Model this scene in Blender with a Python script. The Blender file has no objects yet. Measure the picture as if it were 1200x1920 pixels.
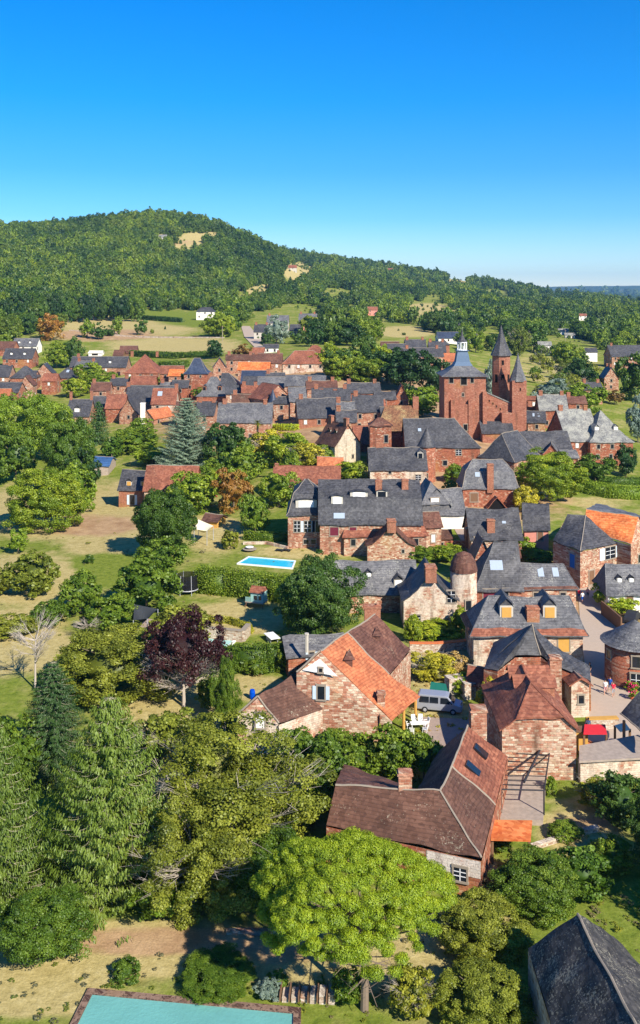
import bpy, math, random
import numpy as np
from mathutils import Vector, Matrix, noise
R = math.radians
rng = random.Random(7)
nr = np.random.RandomState(11)
sc = bpy.context.scene
col = sc.collection
F = 1800.0      # focal length in photo pixels (photo is 1200 x 1920)
HC = 47.0       # camera height
VH = 555.0      # photo row of the eye level
UC = 600.0

# ------------------------------------------------------------------ materials
def new_mat(name):
    m = bpy.data.materials.new(name); m.use_nodes = True
    nt = m.node_tree
    for n in list(nt.nodes): nt.nodes.remove(n)
    return m, nt
class NT:
    def __init__(s, nt): s.nt = nt
    def n(s, t, **k):
        x = s.nt.nodes.new(t)
        for a, b in k.items():
            if a.startswith('i_'): x.inputs[a[2:].replace('_', ' ')].default_value = b
            else: setattr(x, a, b)
        return x
    def l(s, a, b): s.nt.links.new(a, b)
    def mix(s, f, a, b, bt='MIX'):
        x = s.nt.nodes.new('ShaderNodeMix'); x.data_type = 'RGBA'; x.blend_type = bt
        for i, v in ((0, f), (6, a), (7, b)):
            if hasattr(v, 'links'): s.l(v, x.inputs[i])
            elif i == 0: x.inputs[0].default_value = v
            else: x.inputs[i].default_value = (*v[:3], 1)
        return x.outputs[2]
    def ramp(s, fac, stops, interp='LINEAR'):
        x = s.nt.nodes.new('ShaderNodeValToRGB'); cr = x.color_ramp; cr.interpolation = interp
        while len(cr.elements) > 1: cr.elements.remove(cr.elements[-1])
        for i, (p, c) in enumerate(stops):
            e = cr.elements[0] if i == 0 else cr.elements.new(p)
            e.position = p; e.color = (*c, 1) if len(c) == 3 else c
        s.l(fac, x.inputs[0]); return x.outputs[0]
    def math(s, op, a, b=0.0, clamp=False):
        x = s.nt.nodes.new('ShaderNodeMath'); x.operation = op; x.use_clamp = clamp
        for i, v in enumerate((a, b)):
            if hasattr(v, 'links'): s.l(v, x.inputs[i])
            else: x.inputs[i].default_value = v
        return x.outputs[0]
    def noise(s, vec, scale, detail=3, rough=.55):
        x = s.n('ShaderNodeTexNoise'); x.inputs['Scale'].default_value = scale
        x.inputs['Detail'].default_value = detail; x.inputs['Roughness'].default_value = rough
        s.l(vec, x.inputs['Vector']); return x.outputs[0]
    def coord(s, scale=(1, 1, 1), kind='Object', rnd=True):
        t = s.n('ShaderNodeTexCoord'); m = s.n('ShaderNodeMapping'); m.inputs['Scale'].default_value = scale
        s.l(t.outputs[kind], m.inputs[0])
        if not rnd: return m.outputs[0]
        o = s.n('ShaderNodeObjectInfo'); a = s.n('ShaderNodeVectorMath', operation='SCALE')
        a.inputs[0].default_value = (91.3, 57.1, 33.7); s.l(o.outputs['Random'], a.inputs['Scale'])
        b = s.n('ShaderNodeVectorMath', operation='ADD'); s.l(m.outputs[0], b.inputs[0]); s.l(a.outputs[0], b.inputs[1])
        return b.outputs[0]
    def out(s, colr, rough=.9, bump=None, bs=.3, bd=.05, spec=.2, metal=0):
        p = s.n('ShaderNodeBsdfPrincipled'); o = s.n('ShaderNodeOutputMaterial')
        if hasattr(colr, 'links'): s.l(colr, p.inputs['Base Color'])
        else: p.inputs['Base Color'].default_value = (*colr, 1)
        p.inputs['Roughness'].default_value = rough; p.inputs['Specular IOR Level'].default_value = spec
        p.inputs['Metallic'].default_value = metal
        if bump is not None:
            b = s.n('ShaderNodeBump'); b.inputs['Strength'].default_value = bs; b.inputs['Distance'].default_value = bd
            s.l(bump, b.inputs['Height']); s.l(b.outputs[0], p.inputs['Normal'])
        s.l(p.outputs[0], o.inputs[0])
M = {}
def plain(name, c, rough=.8, spec=.2, metal=0, var=.15):
    m, nt = new_mat(name); N = NT(nt); v = N.coord()
    n = N.noise(v, 2.3, 4)
    cc = N.mix(n, [x*(1-var) for x in c], [min(1, x*(1+var)) for x in c])
    N.out(cc, rough, None, spec=spec, metal=metal); M[name] = m; return m
def stone(name, reds, creams, frac, plaster=None, pl=.0, soft=.12, size=1.0):
    m, nt = new_mat(name); N = NT(nt)
    v = N.coord((1, 1, 1)); sx = N.n('ShaderNodeSeparateXYZ'); N.l(v, sx.inputs[0])
    d1 = N.math('MULTIPLY', N.math('SUBTRACT', N.noise(v, 1.3, 2), .5), .5); cb = N.n('ShaderNodeCombineXYZ')
    N.l(N.math('ADD', N.math('ADD', sx.outputs[0], sx.outputs[1]), d1), cb.inputs[0]); N.l(N.math('ADD', sx.outputs[2], N.math('MULTIPLY', d1, .5)), cb.inputs[1])
    br = N.n('ShaderNodeTexBrick'); N.l(cb.outputs[0], br.inputs['Vector']); br.inputs['Color1'].default_value = (0, 0, 0, 1); br.inputs['Color2'].default_value = (1, 1, 1, 1); br.inputs['Mortar'].default_value = (.5, .5, .5, 1)
    br.inputs['Scale'].default_value = 1; br.inputs['Brick Width'].default_value = .42*size; br.inputs['Row Height'].default_value = .22*size; br.inputs['Mortar Size'].default_value = .022; br.inputs['Mortar Smooth'].default_value = .3; br.offset = .37; br.squash = 1.35; br.squash_frequency = 3
    sp = N.n('ShaderNodeSeparateColor'); N.l(br.outputs['Color'], sp.inputs[0]); r1 = sp.outputs[0]; r2 = N.math('FRACT', N.math('MULTIPLY', r1, 13.7))
    big = N.noise(v, .3, 4, .6)
    red = N.ramp(r2, [(0, reds[0]), (.5, reds[1]), (1, reds[2])]); cre = N.ramp(r2, [(0, creams[0]), (1, creams[1])])
    tt = N.math('ADD', N.math('MULTIPLY', r1, .62), N.math('MULTIPLY', N.math('SUBTRACT', big, .28), .85))
    f = N.ramp(tt, [(max(0, 1-frac-soft), (0, 0, 0)), (min(1, 1-frac+soft), (1, 1, 1))]); c = N.mix(f, red, cre)
    c = N.mix(N.math('MULTIPLY', br.outputs['Fac'], .5), c, (.40, .27, .19))
    if plaster:
        pn = N.noise(v, .3, 5, .65); pf = N.ramp(pn, [(1-pl-.07, (0, 0, 0)), (1-pl+.05, (1, 1, 1))]); c = N.mix(N.math('MULTIPLY', pf, .8), c, plaster)
    fine = N.noise(v, 4.5, 5, .75)
    c = N.mix(.6, c, N.ramp(fine, [(.25, (.3, .27, .25)), (.58, (1.05, 1.05, 1.05))]), 'MULTIPLY')
    st = N.noise(N.coord((.6, .6, .14)), 1.2, 4, .65); c = N.mix(N.ramp(st, [(.52, (0, 0, 0)), (.74, (.75, .75, .75))]), c, (.115, .065, .04))
    oc = N.noise(v, .16, 3); c = N.mix(N.ramp(oc, [(.6, (0, 0, 0)), (.7, (.35, .35, .35))]), c, (.42, .24, .06))
    hgt = N.math('ADD', N.math('SUBTRACT', 1.0, br.outputs['Fac']), N.math('MULTIPLY', fine, .8)); N.out(c, .95, hgt, .7, .08, .1); M[name] = m
reds = ((.25, .075, .04), (.37, .115, .06), (.48, .18, .10))
pinks = ((.31, .11, .06), (.43, .19, .115), (.56, .30, .19))
crs = ((.50, .35, .22), (.72, .58, .42))
stone('wall_red', reds, crs, .22)
stone('wall_mix', pinks, crs, .46)
stone('wall_pale', pinks, crs, .50, (.74, .64, .50), .50)
stone('wall_cream', ((.42, .25, .14), (.52, .38, .24), (.6, .48, .32)), ((.60, .50, .36), (.74, .66, .5)), .85)
stone('wall_pink', pinks, crs, .34)
stone('wall_church', ((.29, .10, .06), (.39, .15, .09), (.48, .21, .13)), ((.52, .27, .17), (.58, .38, .26)), .16, soft=.12)
stone('brick_dark', ((.085, .045, .038), (.12, .065, .05), (.17, .10, .075)), ((.3, .22, .17), (.4, .3, .22)), .2, size=.5)
stone('wall_rubble', ((.32, .17, .1), (.45, .3, .2), (.55, .42, .3)), ((.5, .42, .32), (.72, .64, .52)), .6, size=.8)
stone('wall_brick', ((.34, .11, .06), (.45, .16, .085), (.54, .24, .14)), crs, .12, size=.5)
plain('plaster_white', (.80, .75, .66), .9, var=.12)
stone('wall_limewash', pinks, crs, .5, (.76, .70, .6), .68)
plain('plaster_pink', (.66, .27, .20), .9, var=.14)
plain('plaster_grey', (.5, .46, .38), .9)
def roofmat(name, c1, c2, c3, lich, lf, rows=.28, rough=.8, tint=None, tf=.0):
    m, nt = new_mat(name); N = NT(nt); v = N.coord()
    vo = N.n('ShaderNodeTexVoronoi'); vo.inputs['Scale'].default_value = 2.9; N.l(v, vo.inputs['Vector'])
    sep = N.n('ShaderNodeSeparateColor'); N.l(vo.outputs['Color'], sep.inputs[0])
    c = N.ramp(sep.outputs[0], [(0, c1), (.5, c2), (1, c3)])
    big = N.noise(v, .25, 4, .6)
    c = N.mix(.8, c, N.ramp(big, [(.3, (.55, .55, .58)), (.7, (1.25, 1.2, 1.15))]), 'MULTIPLY')
    if tint:
        tn = N.noise(v, .17, 3); c = N.mix(N.ramp(tn, [(1-tf-.05, (0, 0, 0)), (1-tf+.1, (1, 1, 1))]), c, tint)
    sp = N.noise(v, 6.5, 3, .75); patch = N.noise(v, .45, 3, .6)
    lv = N.math('ADD', N.math('MULTIPLY', sp, .65), N.math('MULTIPLY', patch, .35))
    c = N.mix(N.ramp(lv, [(1-lf, (0, 0, 0)), (1-lf+.05, (.8, .8, .8))]), c, lich)
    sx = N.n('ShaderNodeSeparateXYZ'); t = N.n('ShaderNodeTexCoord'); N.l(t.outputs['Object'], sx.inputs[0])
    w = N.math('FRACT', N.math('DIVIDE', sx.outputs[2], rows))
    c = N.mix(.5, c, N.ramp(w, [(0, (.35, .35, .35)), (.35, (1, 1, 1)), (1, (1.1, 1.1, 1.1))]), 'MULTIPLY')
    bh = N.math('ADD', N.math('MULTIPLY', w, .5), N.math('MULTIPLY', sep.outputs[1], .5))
    N.out(c, rough, bh, .5, .06, .3); M[name] = m
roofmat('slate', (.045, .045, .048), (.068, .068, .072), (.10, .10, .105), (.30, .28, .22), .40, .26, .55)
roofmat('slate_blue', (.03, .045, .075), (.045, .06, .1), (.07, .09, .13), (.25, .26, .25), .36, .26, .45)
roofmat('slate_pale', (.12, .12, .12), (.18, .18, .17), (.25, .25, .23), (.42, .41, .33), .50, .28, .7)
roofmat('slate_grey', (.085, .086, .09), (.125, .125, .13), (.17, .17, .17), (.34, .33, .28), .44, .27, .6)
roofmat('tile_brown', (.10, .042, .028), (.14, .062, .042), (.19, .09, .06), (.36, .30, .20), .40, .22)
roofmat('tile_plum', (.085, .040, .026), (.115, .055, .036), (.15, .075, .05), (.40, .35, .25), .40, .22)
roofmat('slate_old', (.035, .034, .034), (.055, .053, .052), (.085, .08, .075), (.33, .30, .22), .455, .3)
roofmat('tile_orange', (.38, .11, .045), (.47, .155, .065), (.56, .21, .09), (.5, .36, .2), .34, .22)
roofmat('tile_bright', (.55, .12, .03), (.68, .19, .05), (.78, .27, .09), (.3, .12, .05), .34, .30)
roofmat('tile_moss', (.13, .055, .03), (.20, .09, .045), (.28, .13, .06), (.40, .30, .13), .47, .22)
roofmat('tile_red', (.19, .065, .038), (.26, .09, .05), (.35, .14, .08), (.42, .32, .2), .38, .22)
roofmat('roof_sheet', (.04, .1, .22), (.05, .12, .26), (.06, .14, .3), (.2, .25, .3), .2, .5, .4)
plain('mortar', (.30, .25, .19), .9)
plain('wood', (.18, .10, .055)); plain('wood_grey', (.36, .29, .23), var=.4); plain('wood_ochre', (.55, .3, .07))
plain('white', (.8, .8, .78), .6); plain('metal_dark', (.03, .03, .035), .5); plain('metal_grey', (.35, .36, .38), .4)
plain('steel_silver', (.36, .38, .42), .3, .5, .3, .03)
plain('glass', (.012, .016, .022), .08, .5, var=.3)
plain('glass_sky', (.36, .42, .48), .15, .5, var=.1)
plain('shutter_blue', (.02, .14, .42)); plain('shutter_pale', (.52, .62, .68)); plain('shutter_plum', (.14, .02, .035)); plain('shutter_white', (.78, .76, .7))
plain('cloth_red', (.65, .03, .04)); plain('cloth_cream', (.75, .68, .48)); plain('cloth_dark', (.035, .04, .045)); plain('cloth_green', (.01, .13, .1))
plain('plastic_blue', (.0, .07, .5), .4); plain('rubber', (.02, .02, .02), .7); plain('pot_orange', (.6, .17, .06))
plain('skin', (.55, .3, .2)); plain('hair', (.06, .035, .02)); plain('jeans', (.03, .06, .18)); plain('shirt_white', (.8, .8, .8)); plain('shirt_red', (.7, .02, .05)); plain('shirt_blue', (.02, .09, .4)); plain('shirt_pink', (.6, .3, .3))
plain('door_wood', (.20, .09, .04)); plain('teal_paint', (.3, .5, .45)); plain('flower', (.7, .05, .15)); plain('road_tar', (.46, .36, .27), .95, var=.1)
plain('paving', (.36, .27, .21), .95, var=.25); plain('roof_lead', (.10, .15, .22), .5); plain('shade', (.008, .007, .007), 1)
plain('lamp_glass', (.3, .02, .02), .3)
def water(name, c, rough=.08):
    m, nt = new_mat(name); N = NT(nt); v = N.coord(rnd=False)
    n = N.noise(v, .35, 4); cc = N.mix(n, [x*.8 for x in c], [min(1, x*1.2) for x in c])
    N.out(cc, rough, N.noise(v, 4, 4), .5, .06, .5); M[name] = m
water('pool_blue', (.03, .5, .68)); water('pool_cover', (.15, .40, .36), .35); water('pool_mint', (.35, .62, .6))
def leafmat(name, dark, mid, light, var=.25, yel=None):
    m, nt = new_mat(name); N = NT(nt)
    a = N.n('ShaderNodeAttribute', attribute_name='rnd'); o = N.n('ShaderNodeObjectInfo')
    v = N.coord((1, 1, 1)); big = N.noise(v, 2.6, 3)
    f = N.math('ADD', N.math('MULTIPLY', a.outputs['Fac'], .55), N.math('MULTIPLY', big, .5))
    c = N.ramp(f, [(.2, dark), (.5, mid), (.85, light)])
    vv = N.ramp(o.outputs['Random'], [(0, (1-var, 1-var*.8, 1-var)), (.35, (1, 1, 1)), (.7, (1+var, 1+var*.6, 1)), (1, (1-var*.6, 1-var*.2, 1))])
    c = N.mix(1, c, vv, 'MULTIPLY')
    ln = N.noise(o.outputs['Location'], .0065, 3, .6); c = N.mix(1, c, N.ramp(ln, [(.38, (.5, .64, .75)), (.47, (.9, .94, .9)), (.55, (1.6, 1.4, 1.0)), (.64, (.85, .9, .9))]), 'MULTIPLY')
    d = N.n('ShaderNodeBsdfDiffuse'); t = N.n('ShaderNodeBsdfTranslucent'); g = N.n('ShaderNodeBsdfGlossy'); g.inputs['Roughness'].default_value = .5
    N.l(c, d.inputs[0]); N.l(N.mix(1, c, (1.2, 1.3, .5), 'MULTIPLY'), t.inputs[0]); g.inputs[0].default_value = (.8, .85, .8, 1)
    s1 = N.n('ShaderNodeMixShader'); s1.inputs[0].default_value = .28; N.l(d.outputs[0], s1.inputs[1]); N.l(t.outputs[0], s1.inputs[2])
    s2 = N.n('ShaderNodeMixShader'); s2.inputs[0].default_value = .03; N.l(s1.outputs[0], s2.inputs[1]); N.l(g.outputs[0], s2.inputs[2])
    out = N.n('ShaderNodeOutputMaterial'); N.l(s2.outputs[0], out.inputs[0]); M[name] = m
leafmat('leaf_forest', (0.03, 0.065, 0.01), (0.09, 0.15, 0.02), (0.2, 0.25, 0.035), 0.34)
leafmat('leaf_green', (.035, .08, .006), (.125, .20, .014), (.29, .36, .035), .24)
leafmat('leaf_bright', (0.09, 0.16, 0.008), (0.22, 0.31, 0.018), (0.4, 0.47, 0.04), 0.15)
leafmat('leaf_olive', (0.07, 0.09, 0.008), (0.24, 0.25, 0.022), (0.48, 0.46, 0.055), 0.15)
leafmat('leaf_dark', (0.02, 0.055, 0.012), (0.045, 0.1, 0.018), (0.1, 0.17, 0.03), 0.2)
leafmat('leaf_blue', (.06, .11, .085), (.13, .2, .15), (.26, .34, .27), .12)
leafmat('leaf_silver', (.14, .19, .15), (.25, .31, .25), (.4, .45, .36), .1)
leafmat('leaf_purple', (0.022, 0.006, 0.008), (0.05, 0.012, 0.014), (0.1, 0.03, 0.028), 0.1)
leafmat('leaf_rust', (.16, .075, .015), (.28, .14, .03), (.3, .24, .05), .1)
leafmat('leaf_pine', (.07, .13, .005), (.28, .365, .014), (.56, .60, .03), .05)
leafmat('leaf_spruce', (.07, .12, .008), (.19, .25, .02), (.38, .42, .06), .1)
leafmat('leaf_dry', (.16, .13, .05), (.28, .22, .1), (.42, .34, .17), .1)
plain('bark', (.20, .15, .11)); plain('bark_pale', (.42, .36, .29)); plain('bark_dark', (.07, .05, .035)); plain('bark_spruce', (.34, .31, .2))

# ------------------------------------------------------------------ mesh helpers
class MB:
    def __init__(s): s.v = []; s.f = []; s.m = []; s.mi = 0
    def poly(s, pts):
        b = len(s.v); s.v += [tuple(p) for p in pts]; s.f.append(tuple(range(b, b+len(pts)))); s.m.append(s.mi); return s
    def box(s, cx, cy, z0, sx, sy, sz, rot=0, top=1.0):
        c, n = math.cos(rot), math.sin(rot); b = len(s.v)
        for k, q in ((0, 1.0), (1, top)):
            for x, y in ((-1, -1), (1, -1), (1, 1), (-1, 1)):
                X, Y = x*sx/2*q, y*sy/2*q; s.v.append((cx+X*c-Y*n, cy+X*n+Y*c, z0+k*sz))
        for f in ((0, 3, 2, 1), (4, 5, 6, 7), (0, 1, 5, 4), (1, 2, 6, 5), (2, 3, 7, 6), (3, 0, 4, 7)):
            s.f.append(tuple(b+i for i in f)); s.m.append(s.mi)
        return s
    def obox(s, o, ax, ay, az):          # oriented box: corner-centre o with three edge vectors
        o, ax, ay, az = map(Vector, (o, ax, ay, az)); b = len(s.v)
        for k in (0, 1):
            for x, y in ((-.5, -.5), (.5, -.5), (.5, .5), (-.5, .5)): s.v.append(tuple(o+ax*x+ay*y+az*k))
        for f in ((0, 3, 2, 1), (4, 5, 6, 7), (0, 1, 5, 4), (1, 2, 6, 5), (2, 3, 7, 6), (3, 0, 4, 7)):
            s.f.append(tuple(b+i for i in f)); s.m.append(s.mi)
        return s
    def tube(s, p, q, r0, r1=None, n=6):
        r1 = r0 if r1 is None else r1
        p, q = Vector(p), Vector(q); d = (q-p)
        if d.length < 1e-6: return s
        d.normalize(); a = d.orthogonal().normalized(); c = d.cross(a); b = len(s.v)
        for P, r in ((p, r0), (q, r1)):
            for i in range(n):
                t = 2*math.pi*i/n; s.v.append(tuple(P+(a*math.cos(t)+c*math.sin(t))*r))
        for i in range(n): s.f.append((b+i, b+(i+1) % n, b+n+(i+1) % n, b+n+i)); s.m.append(s.mi)
        s.f.append(tuple(b+n+i for i in range(n))); s.m.append(s.mi)
        return s
    def lathe(s, prof, n=20, c=(0, 0), a0=0):
        b = len(s.v)
        for r, z in prof:
            for i in range(n):
                t = 2*math.pi*i/n+a0; s.v.append((c[0]+r*math.cos(t), c[1]+r*math.sin(t), z))
        for k in range(len(prof)-1):
            for i in range(n): s.f.append((b+k*n+i, b+k*n+(i+1) % n, b+(k+1)*n+(i+1) % n, b+(k+1)*n+i)); s.m.append(s.mi)
        s.f.append(tuple(b+(len(prof)-1)*n+i for i in range(n))); s.m.append(s.mi)
        return s
    def mesh(s, name, mats):
        me = bpy.data.meshes.new(name); me.from_pydata(s.v, [], s.f)
        for m in (mats if isinstance(mats, (list, tuple)) else [mats]): me.materials.append(M[m] if isinstance(m, str) else m)
        if any(s.m): me.polygons.foreach_set('material_index', s.m)
        me.update(); return me
    def build(s, name, mats, parent=None, loc=(0, 0, 0)):
        o = bpy.data.objects.new(name, s.mesh(name, mats)); col.objects.link(o)
        o.parent = parent; o.location = loc; return o
def tag(o, label=None, cat=None, group=None, kind=None):
    if label: o['label'] = label
    if cat: o['category'] = cat
    if group: o['group'] = group
    if kind: o['kind'] = kind
    return o
def empty(name, loc, rz=0, label=None, cat=None, group=None):
    o = bpy.data.objects.new(name, None); col.objects.link(o); o.location = loc; o.rotation_euler = (0, 0, rz)
    o.empty_display_size = .3
    return tag(o, label, cat, group)
def smooth(o):
    o.data.polygons.foreach_set('use_smooth', [True]*len(o.data.polygons)); return o

# ------------------------------------------------------------------ terrain
TU = [-900, -300, 0, 100, 200, 300, 400, 500, 600, 800, 1000, 1200, 1500, 2100]
def zr(*a): return ('z', a)
def vr(*a): return ('v', a)
TS = [
 (60,  zr(*[0]*14)), (10.6, zr(*[0]*14)),
 (7.2, zr(-4, -4, -3, -2, -2, 0, 2, 4, 6, 5, 3, 1, 0, 0)),
 (5.45, zr(1, 1, 2, 2, 2.5, 4, 7, 10, 13, 10, 7, 3, 2, 2)),
 (4.5, zr(7, 7, 7, 7, 8, 11, 14, 17, 19, 14, 9, 5, 4, 4)),
 (3.6, vr(670, 670, 672, 673, 672, 668, 660, 655, 650, 660, 690, 704, 708, 708)),
 (2.77, vr(600, 600, 600, 606, 618, 620, 618, 616, 620, 632, 655, 665, 668, 668)),
 (2.25, vr(545, 550, 562, 580, 592, 594, 594, 596, 602, 612, 630, 640, 642, 642)),
 (1.8, vr(500, 505, 520, 530, 545, 560, 568, 570, 580, 592, 608, 615, 617, 617)),
 (1.5, vr(455, 460, 475, 477, 480, 490, 500, 525, 560, 578, 592, 596, 598, 600)),
 (1.2, vr(400, 420, 431, 427, 412, 402, 418, 464, 524, 552, 574, 580, 582, 583)),
 (.95, vr(420, 440, 450, 452, 452, 450, 455, 480, 515, 548, 570, 578, 579, 579)),
 (.72, vr(440, 450, 455, 455, 452, 455, 460, 472, 486, 514, 546, 577, 578, 578)),
 (.45, vr(520, 520, 520, 520, 520, 520, 520, 522, 530, 548, 566, 574, 574, 574)),
 (.15, vr(*[558]*14)), (.06, vr(*[556.5]*14))]
tu = np.arange(-900, 2101, 12.0)
ls = np.linspace(math.log(60), math.log(.06), 560)          # log scale (px per metre)
Z = np.zeros((len(ls), len(tu)))
rows = []
for s, (k, a) in TS:
    a = np.array(a, float)
    if k == 'v': a = HC-(a-VH)/s
    rows.append(np.interp(tu, TU, a))
rows = np.array(rows); lss = np.array([math.log(s) for s, _ in TS])
for j in range(len(tu)): Z[:, j] = np.interp(-ls, -lss, rows[:, j])
for _ in range(14):
    P = np.pad(Z, 1, mode='edge'); Z = (P[:-2, 1:-1]+P[2:, 1:-1]+P[1:-1, :-2]+P[1:-1, 2:]+4*P[1:-1, 1:-1])/8
dls = ls[0]-ls[1]
def gz(u, s):
    a = (ls[0]-math.log(s))/dls; b = (u-tu[0])/12.0
    a = min(max(a, 0), len(ls)-1.001); b = min(max(b, 0), len(tu)-1.001)
    i, j = int(a), int(b); a -= i; b -= j
    return (Z[i, j]*(1-a)*(1-b)+Z[i+1, j]*a*(1-b)+Z[i, j+1]*(1-a)*b+Z[i+1, j+1]*a*b)
def us(u, s):                        # world point on the ground seen on photo column u at scale s
    D = F/s; return Vector(((u-UC)*D/F, D, gz(u, s)))
def zat(x, y): return gz(UC+x*F/y, F/y)
def find_s(u, v):
    k = 0; n = len(ls)
    vv = lambda L: VH+math.exp(L)*(HC-gz(u, math.exp(L)))
    L = ls[0]
    while L > ls[-1] and vv(L) > v: L -= .01
    a, b = L, L+.01
    for _ in range(12):
        m = (a+b)/2
        if vv(m) > v: b = m
        else: a = m
    return math.exp((a+b)/2)
def gp(u, v):
    s = find_s(u, v); return us(u, s), s
def P3(u, v, z): D = F*(HC-z)/(v-VH); return Vector(((u-UC)*D/F, D, z))

# ------------------------------------------------------------------ house builder
PROF = {'g': [(0, -.05), (.25, .17), (1, 1)], 's': [(0, 0), (1, 1)], 'm': [(0, 0), (.12, .08), (.38, .62), (1, 1)], 'f': [(0, 0), (.3, .16), (.55, .42), (1, 1)]}
def prof_z(pr, t):
    for (a, za), (b, zb) in zip(pr, pr[1:]):
        if t <= b: return za+(zb-za)*(t-a)/(b-a)
    return pr[-1][1]
TEX = bpy.data.textures.new('sag', 'CLOUDS'); TEX.noise_scale = 2.6; TEX.noise_depth = 1
def sag(o, lv=3):
    m = o.modifiers.new('cut', 'SUBSURF'); m.subdivision_type = 'SIMPLE'; m.levels = m.render_levels = lv
    m = o.modifiers.new('sag', 'DISPLACE'); m.texture = TEX; m.direction = 'Z'; m.texture_coords = 'LOCAL'; m.strength = .55; m.mid_level = .45
def window(par, o, r, n, w, h, style='dark', surround='mortar', name='window'):
    """o: centre of opening on the wall, r: unit vector along the wall, n: outward normal"""
    o, r, n = Vector(o), Vector(r), Vector(n); z = Vector((0, 0, 1))
    mb = MB(); t = .14
    base = o-z*h/2+n*.0
    mb.obox(base-r*(w/2+t/2), r*t, n*.14, z*h); mb.obox(base+r*(w/2+t/2), r*t, n*.14, z*h)
    mb.obox(base-z*.16, r*(w+.4), n*.22, z*.16); mb.obox(base+z*h, r*(w+.34), n*.15, z*.2)
    f = mb.build(name, surround, par)
    p = MB(); p.obox(base, r*w, n*.05, z*h)
    pane = p.build('pane' if style not in ('plum', 'blue', 'white', 'wood', 'ochre') else 'shutter', {'dark': 'glass', 'plum': 'shutter_plum', 'blue': 'shutter_blue', 'white': 'shutter_white', 'wood': 'wood', 'grille': 'glass', 'void': 'shade', 'ochre': 'wood_ochre', 'shutters': 'glass'}[style], f)  # void: no glass, a near-black sheet painted as the shade in the opening
    if style == 'grille' or (style in ('dark', 'shutters') and w >= 1.1):
        g = MB(); g.obox(base, r*.07, n*.09, z*h)
        for q in (.33, .66): g.obox(base+z*h*q, r*w, n*.09, z*.06)
        g.build('glazing_bars', 'white', f)
    if style == 'shutters':
        for sg in (-1, 1): MB().obox(base+r*sg*(w/2+.14+w*.27), r*w*.5, n*.12, z*h).build('shutter', 'shutter_pale', f)
    return f
def chimney(par, x, y, z0, z1, sx, sy, mat='wall_brick', pot=True):
    m = MB(); m.box(x, y, z0, sx, sy, z1-z0-.25); m.box(x, y, z1-.25, sx+.2, sy+.2, .12)
    m.box(x, y, z1-.13, sx, sy, .13)
    c = m.build('chimney', mat, par)
    if pot: MB().lathe([(.16, z1), (.13, z1+.45), (.0, z1+.47)], 8, (x, y)).build('chimney_pot', 'pot_orange', c) if par.parent is None else None
    return c
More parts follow.
